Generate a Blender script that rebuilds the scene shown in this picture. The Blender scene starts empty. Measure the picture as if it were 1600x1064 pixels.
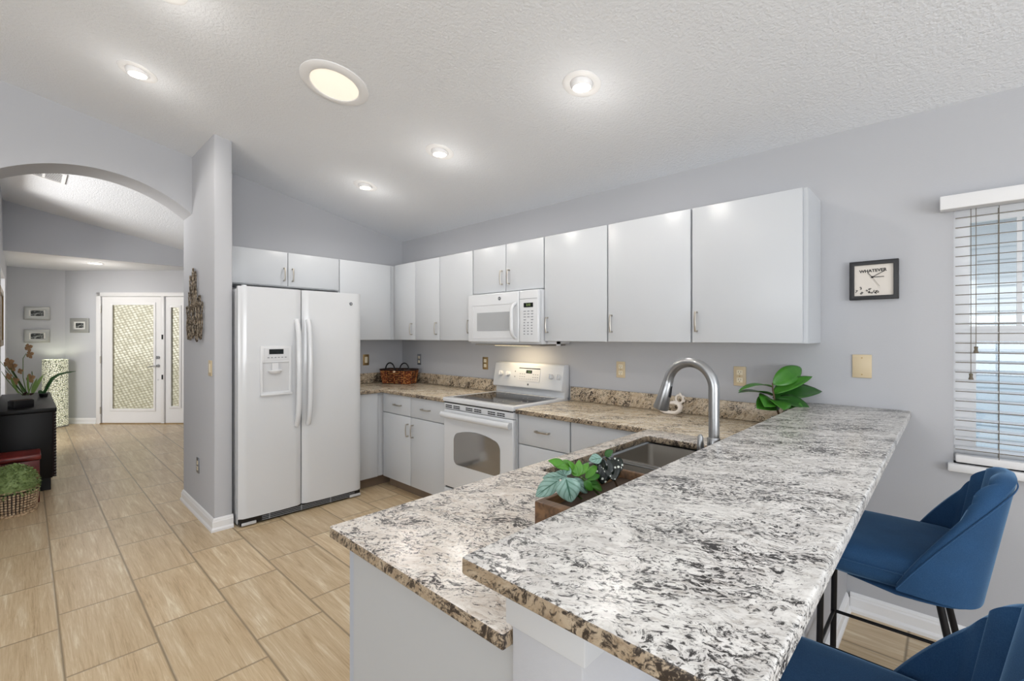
import bpy, bmesh, math, random
from math import pi, sin, cos, radians, sqrt
from mathutils import Vector, Matrix
random.seed(7)
S = bpy.context.scene
COL = S.collection
# ------------------------------------------------------------------ camera
ANG = radians(43.53)
CAM = Vector((4.489, -2.927, 1.406))
FW = Vector((-sin(ANG), cos(ANG), 0)); RT = Vector((cos(ANG), sin(ANG), 0))
cd = bpy.data.cameras.new('camera'); cam = bpy.data.objects.new('camera', cd); COL.objects.link(cam)
cam.location = CAM; cam.rotation_euler = (pi/2, 0, ANG)
cd.sensor_width = 36; cd.lens = 722.2/1600*36; cd.shift_y = -6/1600; cd.clip_start = 0.05; cd.clip_end = 200
S.camera = cam
# ------------------------------------------------------------------ world, view
w = bpy.data.worlds.new('sky'); S.world = w; w.use_nodes = True
bg = w.node_tree.nodes['Background']; bg.inputs[0].default_value = (0.90, 0.95, 1.0, 1); bg.inputs[1].default_value = 1.8
S.view_settings.view_transform = 'Standard'; S.view_settings.look = 'None'
S.view_settings.exposure = 0.0; S.view_settings.gamma = 1; S.view_settings.use_curve_mapping = False
def area(name, loc, rot, sx, sy, energy, col):
    l = bpy.data.lights.new(name, 'AREA'); l.shape = 'RECTANGLE'; l.size = sx; l.size_y = sy; l.energy = energy; l.color = col
    o = bpy.data.objects.new(name, l); COL.objects.link(o); o.location = loc; o.rotation_euler = rot
    return o
# daylight entering through the glass doors and windows of the living area behind the camera, aimed up for ceiling bounce; the hall light is added fill
area('daylight_south', (4.6, -7.05, 1.35), (radians(156), 0, 0), 4.2, 2.3, 112, (0.98, 0.99, 1.0))
area('daylight_east', (7.95, -3.2, 1.35), (radians(148), 0, radians(90)), 3.6, 2.1, 152, (0.96, 0.98, 1.0))
area('fill_hall', (-2.0, -5.05, 1.9), (radians(105), 0, 0), 2.6, 1.4, 165, (1.0, 0.97, 0.93))  # added fill from the unseen study, lifts the hall and foyer
SPOT_E = 12.5
sun = bpy.data.lights.new('sun', 'SUN'); sun.energy = 2.6; sun.angle = radians(1.5); sun.color = (1, .96, .88)
so = bpy.data.objects.new('sun', sun); COL.objects.link(so); so.rotation_euler = (radians(30), 0, radians(12))
# ------------------------------------------------------------------ materials
def lin(c):
    r = []
    for v in c:
        v = v/255
        r.append(v/12.92 if v <= .04045 else ((v+.055)/1.055)**2.4)
    return (*r, 1)
def hx(h): return lin((int(h[0:2], 16), int(h[2:4], 16), int(h[4:6], 16)))
M = {}
class N:
    def __init__(s, name):
        s.m = bpy.data.materials.new(name); s.m.use_nodes = True; s.t = s.m.node_tree
        s.b = s.t.nodes['Principled BSDF']; s.out = s.t.nodes['Material Output']; M[name] = s.m
    def n(s, typ, **kw):
        nd = s.t.nodes.new(typ)
        for k, v in kw.items():
            if k.startswith('i_'): nd.inputs[k[2:].replace('_', ' ')].default_value = v
            else: setattr(nd, k, v)
        return nd
    def l(s, a, b): s.t.links.new(a, b)
    def math(s, op, a, b=None, c=None):
        nd = s.t.nodes.new('ShaderNodeMath'); nd.operation = op
        for i, v in enumerate((a, b, c)):
            if v is None: continue
            if isinstance(v, (int, float)): nd.inputs[i].default_value = v
            else: s.l(v, nd.inputs[i])
        return nd.outputs[0]
    def ramp(s, fac, stops, interp='LINEAR'):
        r = s.t.nodes.new('ShaderNodeValToRGB'); r.color_ramp.interpolation = interp
        e = r.color_ramp.elements
        while len(e) < len(stops): e.new(0.5)
        for i, (p, c) in enumerate(stops): e[i].position = p; e[i].color = c
        s.l(fac, r.inputs[0]); return r.outputs[0]
    def mix(s, f, a, b, mode='MIX'):
        nd = s.t.nodes.new('ShaderNodeMix'); nd.data_type = 'RGBA'; nd.blend_type = mode
        for i, v in ((0, f), (6, a), (7, b)):
            if isinstance(v, (int, float)): nd.inputs[i].default_value = v
            elif isinstance(v, tuple): nd.inputs[i].default_value = v
            else: s.l(v, nd.inputs[i])
        return nd.outputs[2]
    def bump(s, h, strength=.2, dist=.01):
        b = s.n('ShaderNodeBump'); b.inputs['Strength'].default_value = strength; b.inputs['Distance'].default_value = dist
        s.l(h, b.inputs['Height']); s.l(b.outputs[0], s.b.inputs['Normal'])
    def pos(s): return s.n('ShaderNodeNewGeometry').outputs['Position']
    def obj(s): return s.n('ShaderNodeTexCoord').outputs['Object']
    def mapping(s, v, scale=(1, 1, 1), rot=(0, 0, 0), loc=(0, 0, 0)):
        m = s.n('ShaderNodeMapping'); m.inputs['Scale'].default_value = scale; m.inputs['Rotation'].default_value = rot; m.inputs['Location'].default_value = loc
        s.l(v, m.inputs[0]); return m.outputs[0]
    def noise(s, v, scale=5, detail=2, rough=.5, dist=0):
        n = s.n('ShaderNodeTexNoise'); n.inputs['Scale'].default_value = scale; n.inputs['Detail'].default_value = detail
        n.inputs['Roughness'].default_value = rough; n.inputs['Distortion'].default_value = dist
        s.l(v, n.inputs['Vector']); return n.outputs[0]
def simple(name, col, rough=.5, metal=0, bump=None, emit=None, coat=0, spec=.5, var=0):
    k = N(name); c = hx(col) if isinstance(col, str) else col
    k.b.inputs['Base Color'].default_value = c; k.b.inputs['Roughness'].default_value = rough; k.b.inputs['Metallic'].default_value = metal
    k.b.inputs['Coat Weight'].default_value = coat; k.b.inputs['Specular IOR Level'].default_value = spec
    if var:
        n = k.noise(k.obj(), 6, 3, .6)
        dark = tuple(v*(1-var) for v in c[:3])+(1,)
        k.l(k.mix(n, c, dark), k.b.inputs['Base Color'])
    if bump:
        sc, st, di = bump; k.bump(k.noise(k.pos(), sc, 3, .6), st, di)
    if emit:
        k.b.inputs['Emission Color'].default_value = hx(emit[0]); k.b.inputs['Emission Strength'].default_value = emit[1]
    return k
simple('wall_paint', 'B8B9BD', .7, bump=(130, .12, .004), spec=.25)
simple('wall_paint_hall', 'C2C4C9', .7, bump=(130, .12, .004), spec=.25)
simple('ceiling_paint', 'E6E9EE', .85, bump=(70, .6, .008), spec=.15)
simple('trim_white', 'E9E9EA', .38)
simple('cabinet_white', 'C4C7CB', .30, spec=.4)
simple('cabinet_case', 'CFD0D3', .45)
simple('panel_shaded', 'AEB0B2', .55)  # cabinet end panel, darkened to paint in the shade on that side
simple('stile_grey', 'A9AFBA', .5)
simple('toe_kick', '8A7765', .6, var=.35)
simple('appliance_white', 'D4D6D9', .16, coat=.3)
simple('appliance_side', 'C9CACC', .45)
simple('plastic_white', 'D6D7D9', .3)
simple('nickel', 'B8B2A8', .3, 1)
simple('steel', 'A8A39B', .48, 1)
simple('chrome', 'B9BABB', .2, 1)
simple('brushed_nickel', 'A6A7A8', .3, 1)
simple('black_metal', '17171A', .4, .6)
simple('black_plastic', '101113', .35)
simple('dark_gap', '1A1A1C', .8)
simple('grey_print', '8E9196', .5)
simple('cord_slat_shade', '6A6152', .7)
simple('ivory', 'CFBD9C', .35)
simple('brass', 'A98F63', .35, .8)
simple('ivory_light', 'EADFC6', .35)
simple('grey_plate', '8F9298', .35, .5)
simple('ceramic', 'E8DFD6', .25, coat=.4)
simple('clock_frame', '1D1D20', .4)
simple('clock_face', 'DAD3CA', .5)
simple('ink', '1C1A1A', .6)
simple('ink_grey', '8F8A86', .6)
simple('frame_silver', 'A8A9A6', .35, .3)
simple('mat_white', 'E9E9E6', .6)
simple('wood_frame', '8D7148', .4, var=.3)
simple('console_black', '070607', .45, spec=.3)
simple('console_ripple', '1C0D0E', .6, spec=.2)
simple('soil', '3A2C20', .9)
simple('siding', 'DDE0E2', .7)
simple('outer_wall', 'B8AF7A', .8, var=.15)
simple('outer_ground', 'A9ABA8', .9)
simple('outer_roof', '7F858C', .8)
simple('stem_brown', '5A4632', .6)
simple('stem_green', '4E6B33', .5)
simple('petal_tan', 'AF8A62', .6, var=.4)
simple('petal_dark', '4A2A30', .5, var=.3)
simple('lens_glow', 'FFFFFF', .5, emit=('FFF6E6', 14))
simple('tube_glow', 'E8E4DC', .5, emit=('FFF1DC', .62))
simple('hood_glow', 'FFFFFF', .5, emit=('FFE2A8', 2.5))
simple('led_green', '101510', .4, emit=('9DB56A', .9))
simple('display_black', '0C100E', .15)
simple('badge', '6E7277', .3, .6)
simple('pot_black', '1B1A1C', .3, var=.2)
simple('pot_white', 'D8D6D0', .4)
simple('duck_foot', 'B9573C', .5)

def leafmat(name, c1, c2, rough=.35, vein=None, dots=None):
    k = N(name); n = k.noise(k.obj(), 28, 3, .6)
    col = k.mix(n, hx(c1), hx(c2))
    if dots:
        v = k.n('ShaderNodeTexVoronoi'); v.inputs['Scale'].default_value = dots[0]; k.l(k.obj(), v.inputs['Vector'])
        col = k.mix(k.ramp(v.outputs['Distance'], [(dots[1], (1, 1, 1, 1)), (dots[1]+.05, (0, 0, 0, 1))]), col, hx(dots[2]))
    if vein:
        u = k.n('ShaderNodeUVMap').outputs[0]
        sp = k.n('ShaderNodeSeparateXYZ'); k.l(u, sp.inputs[0])
        a = k.math('ABSOLUTE', k.math('SUBTRACT', sp.outputs[0], .5))
        s2 = k.math('SINE', k.math('MULTIPLY', k.math('SUBTRACT', sp.outputs[1], a), 22))
        m1 = k.ramp(k.math('ADD', s2, k.math('MULTIPLY', n, .5)), [(.65, (0, 0, 0, 1)), (.95, (1, 1, 1, 1))])
        m2 = k.ramp(a, [(.02, (1, 1, 1, 1)), (.05, (0, 0, 0, 1))])
        col = k.mix(k.math('MULTIPLY', m1, .45), col, hx(vein)); col = k.mix(m2, col, hx(vein))
    k.l(col, k.b.inputs['Base Color']); k.b.inputs['Roughness'].default_value = rough
    return k
leafmat('leaf_green', '2F6B22', '4C8A2C', .3)
leafmat('leaf_dark', '1C4518', '2E5F22', .3)
leafmat('leaf_bright', '5F9A2C', '3A7420', .35)
leafmat('leaf_silver', '9AB5AB', '5E877A', .35, vein='2F5A48')
leafmat('leaf_spotted', '0E1212', '16251C', .15, dots=(85, .25, 'D8DCD2'))
leafmat('leaf_box', '26461A', 'C4DA90', .6)
M['leaf_box'].node_tree.nodes['Noise Texture'].inputs['Scale'].default_value = 70
M['leaf_box'].node_tree.nodes['Noise Texture'].inputs['Roughness'].default_value = .9
leafmat('blade_dark', '2B3322', '3F5A2C', .5)
leafmat('leaf_pale', '86A35A', '6F9148', .5)

# granite
def granite(name, base1, base2, tan, dark, dens=0.0, rough=.16, rot=(0, 0, -28), tanamt=.5, sc=1.0):
    k = N(name); p = k.pos()
    warp = k.n('ShaderNodeTexNoise'); warp.inputs['Scale'].default_value = 8; warp.inputs['Detail'].default_value = 4; k.l(p, warp.inputs['Vector'])
    add = k.n('ShaderNodeVectorMath', operation='SCALE'); add.inputs['Scale'].default_value = .11; k.l(warp.outputs['Color'], add.inputs[0])
    pv = k.n('ShaderNodeVectorMath', operation='ADD'); k.l(p, pv.inputs[0]); k.l(add.outputs[0], pv.inputs[1])
    m0 = k.mapping(pv.outputs[0], rot=tuple(radians(a) for a in rot))
    n1 = k.noise(k.mapping(m0, scale=(44*sc, 86*sc, 86*sc)), 1, 6, .72, 1.3)      # streaks
    n2 = k.noise(k.mapping(m0, scale=(4.5, 9, 9)), 1, 4, .65, .8)                    # clusters
    n3 = k.noise(k.mapping(m0, scale=(110*sc, 150*sc, 150*sc)), 1, 4, .75, .5)      # speckle
    v = k.math('ADD', n1, k.math('MULTIPLY', k.math('SUBTRACT', n2, .5), .52))
    v = k.math('ADD', v, k.math('MULTIPLY', k.math('SUBTRACT', n3, .5), .55))
    v = k.math('ADD', v, dens)
    nb = k.noise(k.mapping(m0, scale=(14, 26, 26)), 1, 6, .72, .8)
    base = k.mix(k.ramp(nb, [(.40, (0, 0, 0, 1)), (.62, (1, 1, 1, 1))]), hx(base1), hx(base2))
    nt = k.noise(k.mapping(m0, scale=(34, 90, 90), loc=(3, 7, 1)), 1, 5, .7, .6)
    base = k.mix(k.math('MULTIPLY', k.ramp(nt, [(.52, (0, 0, 0, 1)), (.64, (1, 1, 1, 1))]), tanamt), base, hx(tan))
    grey = k.mix(.55, base, hx(dark))
    c = k.mix(k.ramp(v, [(.510, (0, 0, 0, 1)), (.575, (1, 1, 1, 1))]), base, grey)
    c = k.mix(k.ramp(v, [(.565, (0, 0, 0, 1)), (.615, (1, 1, 1, 1))]), c, hx(dark))
    k.l(c, k.b.inputs['Base Color']); k.b.inputs['Roughness'].default_value = rough
    return k
granite('granite_white', 'E6E4E0', 'C6C3BF', 'A59D94', '2A2828', dens=.012, rough=.30, tanamt=.55)
granite('granite_warm', 'EAE4DC', 'D0C6BB', 'B09A86', '2E2725', dens=.005, rough=.28, tanamt=.6, sc=.95)
granite('granite_cream', 'EADFCB', 'D3C0A2', '9C7D5C', '33261E', dens=-.01, rough=.26, tanamt=.6)
granite('granite_splash', 'D8CAB4', 'BCA88C', '8A6C50', '30241D', dens=.012, rough=.28, tanamt=.6, rot=(0, 48, 0), sc=.8)
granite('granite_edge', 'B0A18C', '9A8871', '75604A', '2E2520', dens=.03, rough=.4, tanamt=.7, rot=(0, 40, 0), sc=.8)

# floor tiles
k = N('floor_tile'); p = k.pos(); sp = k.n('ShaderNodeSeparateXYZ'); k.l(p, sp.inputs[0])
yy = k.math('DIVIDE', k.math('ADD', sp.outputs[1], 2.815), .3125); col_i = k.math('FLOOR', yy)
xx = k.math('DIVIDE', k.math('ADD', k.math('SUBTRACT', sp.outputs[0], 1.844), k.math('MULTIPLY', col_i, .1545)), .6225); row_i = k.math('FLOOR', xx)
fx = k.math('SUBTRACT', xx, row_i); fy = k.math('SUBTRACT', yy, col_i)
dx = k.math('MULTIPLY', k.math('MINIMUM', fx, k.math('SUBTRACT', 1, fx)), .6225)
dy = k.math('MULTIPLY', k.math('MINIMUM', fy, k.math('SUBTRACT', 1, fy)), .3125)
dd = k.math('MINIMUM', dx, dy)
grout = k.ramp(dd, [(.0030, (1, 1, 1, 1)), (.0048, (0, 0, 0, 1))])
cx = k.n('ShaderNodeCombineXYZ'); k.l(row_i, cx.inputs[0]); k.l(col_i, cx.inputs[1])
wn = k.n('ShaderNodeTexWhiteNoise'); wn.noise_dimensions = '3D'; k.l(cx.outputs[0], wn.inputs['Vector'])
off = k.n('ShaderNodeVectorMath', operation='SCALE'); off.inputs['Scale'].default_value = 37; k.l(wn.outputs['Color'], off.inputs[0])
pv = k.n('ShaderNodeVectorMath', operation='ADD'); k.l(p, pv.inputs[0]); k.l(off.outputs[0], pv.inputs[1])
g1 = k.noise(k.mapping(pv.outputs[0], scale=(1.6, 17, 1)), 1, 5, .62, 1.2)
g2 = k.noise(k.mapping(pv.outputs[0], scale=(5, 120, 1)), 1, 4, .65, 1.0)
g = k.math('ADD', k.math('MULTIPLY', g1, .55), k.math('MULTIPLY', g2, .45))
c = k.ramp(g, [(.33, hx('A88F6C')), (.44, hx('C4AB87')), (.54, hx('CFB997')), (.66, hx('E6D8BE'))])
hsv = k.n('ShaderNodeHueSaturation'); k.l(c, hsv.inputs['Color'])
k.l(k.math('ADD', .92, k.math('MULTIPLY', wn.outputs['Value'], .14)), hsv.inputs['Value'])
c = k.mix(grout, hsv.outputs[0], hx('85735A'))
k.l(c, k.b.inputs['Base Color']); k.b.inputs['Roughness'].default_value = .30; k.b.inputs['Specular IOR Level'].default_value = .4
k.bump(k.math('ADD', k.math('MULTIPLY', grout, -1), k.math('MULTIPLY', g2, .12)), .35, .002)

# velvet
def velvet(name, c1, c2):
    k = N(name); n = k.noise(k.obj(), 9, 4, .6); n2 = k.noise(k.obj(), 420, 2, .6)
    c = k.mix(n, hx(c1), hx(c2)); c = k.mix(k.math('MULTIPLY', n2, .18), c, hx('6F9CC4'))
    k.l(c, k.b.inputs['Base Color']); k.b.inputs['Roughness'].default_value = .85; k.b.inputs['Specular IOR Level'].default_value = .2
    k.b.inputs['Sheen Weight'].default_value = 1.0; k.b.inputs['Sheen Roughness'].default_value = .30; k.b.inputs['Sheen Tint'].default_value = hx('8DB4D6')
    k.bump(n2, .15, .002)
velvet('velvet_blue', '143050', '1C4570')
# red lacquer
k = N('red_lacquer'); n = k.noise(k.mapping(k.obj(), scale=(6, 3, 14)), 1, 5, .7, .8)
k.l(k.ramp(n, [(.35, hx('3A0F10')), (.5, hx('6E1F1C')), (.65, hx('9A3A30'))]), k.b.inputs['Base Color']); k.b.inputs['Roughness'].default_value = .3
# walnut tray
k = N('walnut'); n = k.noise(k.mapping(k.obj(), scale=(40, 5, 40)), 1, 4, .6, .6)
k.l(k.ramp(n, [(.35, hx('45301F')), (.65, hx('7A5A3C'))]), k.b.inputs['Base Color']); k.b.inputs['Roughness'].default_value = .45
# wicker
def wick(name, a, b, c_, sc):
    k = N(name); n = k.noise(k.obj(), sc, 2, .5)
    k.l(k.ramp(n, [(.38, hx(a)), (.5, hx(b)), (.62, hx(c_))]), k.b.inputs['Base Color']); k.b.inputs['Roughness'].default_value = .55
wick('wicker_brown', '5A2412', '8E4720', 'C08A50', 60)
wick('wicker_dark', '1C1210', '2B1A14', '3A241A', 60)
wick('seagrass', 'A0856A', 'C9AD8C', 'E2CBAA', 70)
wick('metal_leaf', '4E443A', '7C7062', 'A89C8A', 60)
M['metal_leaf'].node_tree.nodes['Principled BSDF'].inputs['Metallic'].default_value = .75
# glasses
k = N('window_glass'); k.b.inputs['Base Color'].default_value = (1, 1, 1, 1); k.b.inputs['Roughness'].default_value = 0
tr = k.n('ShaderNodeBsdfTransparent'); tr.inputs[0].default_value = (.93, .96, .98, 1); gl = k.n('ShaderNodeBsdfGlossy'); gl.inputs['Roughness'].default_value = .02
mx = k.n('ShaderNodeMixShader'); mx.inputs[0].default_value = .06; k.l(tr.outputs[0], mx.inputs[1]); k.l(gl.outputs[0], mx.inputs[2]); k.l(mx.outputs[0], k.out.inputs[0])
k = N('insect_screen'); tr = k.n('ShaderNodeBsdfTransparent'); tr.inputs[0].default_value = (.80, .85, .90, 1); k.l(tr.outputs[0], k.out.inputs[0])
k = N('door_glass')
v = k.n('ShaderNodeTexVoronoi'); v.inputs['Scale'].default_value = 1; v.inputs['Randomness'].default_value = .18
k.l(k.mapping(k.obj(), scale=(17, 17, 26), rot=(0, .35, 0)), v.inputs['Vector'])
b = k.n('ShaderNodeBump'); b.inputs['Strength'].default_value = .6; b.inputs['Distance'].default_value = .03; k.l(v.outputs['Distance'], b.inputs['Height'])
k.b.inputs['Transmission Weight'].default_value = .8; k.b.inputs['Roughness'].default_value = .14; k.b.inputs['IOR'].default_value = 1.25
k.l(k.ramp(v.outputs['Distance'], [(.12, hx('F4EFE2')), (.45, hx('E2DCC8')), (.62, hx('B4AC94'))]), k.b.inputs['Base Color']); k.l(b.outputs[0], k.b.inputs['Normal'])
k = N('lamp_mosaic')
v = k.n('ShaderNodeTexVoronoi'); v.feature = 'DISTANCE_TO_EDGE'; v.inputs['Scale'].default_value = 38; k.l(k.obj(), v.inputs['Vector'])
m = k.ramp(v.outputs['Distance'], [(.06, (0, 0, 0, 1)), (.12, (1, 1, 1, 1))])
c = k.mix(m, hx('5A6452'), hx('F0F2E2')); k.l(c, k.b.inputs['Base Color']); k.b.inputs['Roughness'].default_value = .4
k.l(k.mix(m, hx('20240E'), hx('F2F0CC')), k.b.inputs['Emission Color']); k.b.inputs['Emission Strength'].default_value = .38
# cooktop, oven glass
simple('cooktop_glass', '0A0808', .08, spec=.22)
simple('burner_print', '5A5654', .3)
simple('oven_glass', '9C9A97', .08, .75)
simple('micro_window', 'A9ABAD', .22, .2)
simple('photo_dark', '1E2224', .4, var=.6)
k = N('photo_print'); n = k.noise(k.mapping(k.obj(), scale=(14, 14, 30)), 1, 5, .7)
k.l(k.ramp(n, [(.42, hx('16191A')), (.52, hx('3B4040')), (.62, hx('C8CCCA'))]), k.b.inputs['Base Color'])

# ------------------------------------------------------------------ mesh helpers
class MB:
    def __init__(s): s.v = []; s.f = []; s.mi = []; s.uv = {}; s.cur = 0
    def add(s, vs, fs, xf=None):
        o = len(s.v)
        for p in vs:
            p = Vector(p); s.v.append(xf @ p if xf is not None else p)
        for f in fs: s.f.append(tuple(i+o for i in f)); s.mi.append(s.cur)
        return s
    def box(s, x0, x1, y0, y1, z0, z1, xf=None):
        if x0 > x1: x0, x1 = x1, x0
        if y0 > y1: y0, y1 = y1, y0
        if z0 > z1: z0, z1 = z1, z0
        vs = [(x0, y0, z0), (x1, y0, z0), (x1, y1, z0), (x0, y1, z0), (x0, y0, z1), (x1, y0, z1), (x1, y1, z1), (x0, y1, z1)]
        return s.add(vs, [(0, 3, 2, 1), (4, 5, 6, 7), (0, 1, 5, 4), (1, 2, 6, 5), (2, 3, 7, 6), (3, 0, 4, 7)], xf)
    def prism(s, poly, ax, a, b, xf=None):
        def P(p, h):
            if ax == 'x': return (h, p[0], p[1])
            if ax == 'y': return (p[0], h, p[1])
            return (p[0], p[1], h)
        n = len(poly); vs = [P(p, a) for p in poly]+[P(p, b) for p in poly]
        fs = [tuple(range(n))[::-1], tuple(range(n, 2*n))]+[(i, (i+1) % n, n+(i+1) % n, n+i) for i in range(n)]
        return s.add(vs, fs, xf)
    def holed(s, o, h, ax, a, b):
        # rectangular plate with one rectangular hole; o, h = (u0,u1,v0,v1)
        def P(u, v, t):
            if ax == 'x': return (t, u, v)
            if ax == 'y': return (u, t, v)
            return (u, v, t)
        O = [(o[0], o[2]), (o[1], o[2]), (o[1], o[3]), (o[0], o[3])]; H = [(h[0], h[2]), (h[1], h[2]), (h[1], h[3]), (h[0], h[3])]
        vs = [P(*p, a) for p in O+H]+[P(*p, b) for p in O+H]; fs = []
        for i in range(4):
            j = (i+1) % 4
            fs += [(i, j, 4+j, 4+i), (8+j, 8+i, 12+i, 12+j), (j, i, 8+i, 8+j), (4+i, 4+j, 12+j, 12+i)]
        return s.add(vs, fs)
    def tube(s, pts, r, n=10, cap=True, flat=1.0, up=None):
        pts = [Vector(p) for p in pts]; m = len(pts)
        rr = r if isinstance(r, (list, tuple)) else [r]*m
        T = []
        for i in range(m):
            a = pts[max(i-1, 0)]; b = pts[min(i+1, m-1)]; T.append((b-a).normalized())
        ref = Vector(up) if up else (Vector((0, 0, 1)) if abs(T[0].z) < .9 else Vector((1, 0, 0)))
        U = (ref - T[0]*ref.dot(T[0])).normalized(); vs = []
        for i in range(m):
            U = (U - T[i]*U.dot(T[i])); U = U.normalized() if U.length > 1e-6 else Vector((1, 0, 0)); V = T[i].cross(U)
            for j in range(n):
                a = 2*pi*j/n; vs.append(pts[i]+U*cos(a)*rr[i]*flat+V*sin(a)*rr[i])
        fs = [(i*n+j, i*n+(j+1) % n, (i+1)*n+(j+1) % n, (i+1)*n+j) for i in range(m-1) for j in range(n)]
        if cap: fs += [tuple(range(n))[::-1], tuple(range((m-1)*n, m*n))]
        return s.add(vs, fs)
    def cyl(s, p0, p1, r0, r1=None, n=20): return s.tube([p0, p1], [r0, r0 if r1 is None else r1], n)
    def lathe(s, prof, c=(0, 0, 0), n=28, xf=None, close=False):
        vs = []
        for (r, z) in prof:
            for j in range(n):
                a = 2*pi*j/n; vs.append((c[0]+r*cos(a), c[1]+r*sin(a), c[2]+z))
        m = len(prof)
        fs = [(i*n+j, i*n+(j+1) % n, (i+1)*n+(j+1) % n, (i+1)*n+j) for i in range(m-1) for j in range(n)]
        if close: fs += [tuple(range(n))[::-1], tuple(range((m-1)*n, m*n))]
        return s.add(vs, fs, xf)
    def grid(s, fn, nu, nv, xf=None, wrap=False):
        vs = [fn(i/nu, j/nv) for i in range(nu+1) for j in range(nv+1)]
        fs = [(i*(nv+1)+j, (i+1)*(nv+1)+j, (i+1)*(nv+1)+j+1, i*(nv+1)+j+1) for i in range(nu) for j in range(nv)]
        return s.add(vs, fs, xf)
    def leaf(s, base, d, L, W, droop=.3, up=(0, 0, 1), fold=.25, n=8, tip=1.0, mid=.45, roll=0):
        d = Vector(d).normalized(); up = Vector(up); side = d.cross(up)
        side = side.normalized() if side.length > 1e-4 else Vector((1, 0, 0)); nu = side.cross(d).normalized()
        if roll:
            q = Matrix.Rotation(roll, 3, d); side = q @ side; nu = q @ nu
        base = Vector(base); o = len(s.v)
        vs = []; uvs = []
        for i in range(n+1):
            t = i/n
            wd = W*.5*(sin(pi*min(1, t**(math.log(.5)/math.log(mid))))**.8 if 0 < t < 1 else 0.0)*tip + .0004
            c = base+d*(L*t*(1-.12*t*droop))+nu*(L*(.25*t-.0) * droop*0.0 - L*droop*t*t)
            for q in (-1, -.5, 0, .5, 1):
                vs.append(c+side*(wd*q)+nu*(abs(q)*wd*fold)); uvs.append((.5+q/2, t))
        fs = [(i*5+j, i*5+j+1, (i+1)*5+j+1, (i+1)*5+j) for i in range(n) for j in range(4)]
        for i, u in enumerate(uvs): s.uv[o+i] = u
        return s.add(vs, fs)
    def bevel(s, w, seg=2, ang=30):
        s._bev = (w, seg, ang); return s
    def build(s, name, mats, parent=None, local=False, origin=None, smooth=40, solid=0, rot=0, loc=None):
        me = bpy.data.meshes.new(name)
        if local or loc is not None: sub = Vector((0, 0, 0))
        elif parent is not None: sub = ROOT[parent]
        elif origin is not None: sub = Vector(origin)
        else:
            xs = [v.x for v in s.v]; ys = [v.y for v in s.v]; zs = [v.z for v in s.v]
            sub = Vector(((min(xs)+max(xs))/2, (min(ys)+max(ys))/2, min(zs)))
        me.from_pydata([v-sub for v in s.v], [], s.f)
        if isinstance(mats, str): mats = [mats]
        for m in mats: me.materials.append(M[m])
        me.polygons.foreach_set('material_index', s.mi)
        if s.uv:
            ul = me.uv_layers.new(name='UVMap')
            for lp in me.loops: ul.data[lp.index].uv = s.uv.get(lp.vertex_index, (0, 0))
        bm = bmesh.new(); bm.from_mesh(me)
        bmesh.ops.recalc_face_normals(bm, faces=bm.faces)
        if hasattr(s, '_bev'):
            w_, seg, ang = s._bev
            ed = [e for e in bm.edges if len(e.link_faces) == 2 and e.calc_face_angle(0) > radians(ang)]
            bmesh.ops.bevel(bm, geom=ed, offset=w_, segments=seg, profile=.5, affect='EDGES', clamp_overlap=True)
        bm.to_mesh(me); bm.free()
        me.polygons.foreach_set('use_smooth', [True]*len(me.polygons))
        me.set_sharp_from_angle(angle=radians(smooth))
        o = bpy.data.objects.new(name, me); COL.objects.link(o)
        if parent is not None:
            o.parent = parent; ROOT[o] = ROOT[parent]
        else:
            o.location = sub if loc is None else loc; o.rotation_euler.z = rot; ROOT[o] = Vector(sub)
        if solid:
            m = o.modifiers.new('solid', 'SOLIDIFY'); m.thickness = solid; m.offset = 0
        return o
ROOT = {}
def thing(name, label, cat, loc, rot=0, group=None):
    o = bpy.data.objects.new(name, None); COL.objects.link(o); o.location = loc; o.rotation_euler.z = rot
    o.empty_display_size = .1
    o['label'] = label; o['category'] = cat; ROOT[o] = Vector(loc)
    if group: o['group'] = group
    return o
def tag(o, label, cat, group=None):
    o['label'] = label; o['category'] = cat
    if group: o['group'] = group
    return o
def struct(o): o['kind'] = 'structure'; return o
def text(name, body, size, mat, parent, loc, rot, depth=.0008, align='CENTER', shear=0, bold=0):
    cu = bpy.data.curves.new(name, 'FONT'); cu.body = body; cu.size = size; cu.align_x = align; cu.align_y = 'CENTER'; cu.extrude = depth; cu.shear = shear; cu.offset = bold
    tmp = bpy.data.objects.new('tmp', cu); COL.objects.link(tmp)
    dg = bpy.context.evaluated_depsgraph_get(); me = bpy.data.meshes.new_from_object(tmp.evaluated_get(dg)); me.name = name
    bpy.data.objects.remove(tmp); me.materials.clear(); me.materials.append(M[mat])
    o = bpy.data.objects.new(name, me); COL.objects.link(o)
    o.parent = parent; o.location = Vector(loc)-ROOT[parent] if parent else loc; o.rotation_euler = rot; ROOT[o] = Vector(loc)
    return o

# ------------------------------------------------------------------ room shell
SL = .2; Z0 = 2.473
def zc(y): return Z0-SL*y
XE, YS = 8.0, -7.1
b = MB(); b.box(-6.6, XE, YS, .0, -.12, 0); struct(b.build('floor', 'floor_tile'))
b = MB(); b.prism([(.12, zc(.12)), (-5.3, zc(-5.3)), (YS-.1, zc(-5.3)-.2*(-(YS-.1)-5.3)), (YS-.1, zc(-5.3)+.2), (.12, zc(-5.3)+.2)], 'x', -4.05, XE+.12)
struct(b.build('ceiling', 'ceiling_paint'))
ZB = 2.475
b = MB(); b.box(-6.8, -4.05, -5.3, -.4, ZB, ZB+.06); struct(b.build('ceiling_foyer', 'ceiling_paint'))
b = MB(); b.prism([(-5.2, ZB), (-.6, ZB), (-.6, zc(-.6)), (-5.2, zc(-5.2))], 'x', -4.05, -4.02); struct(b.build('wall_foyer_header', 'wall_paint_hall'))
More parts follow.
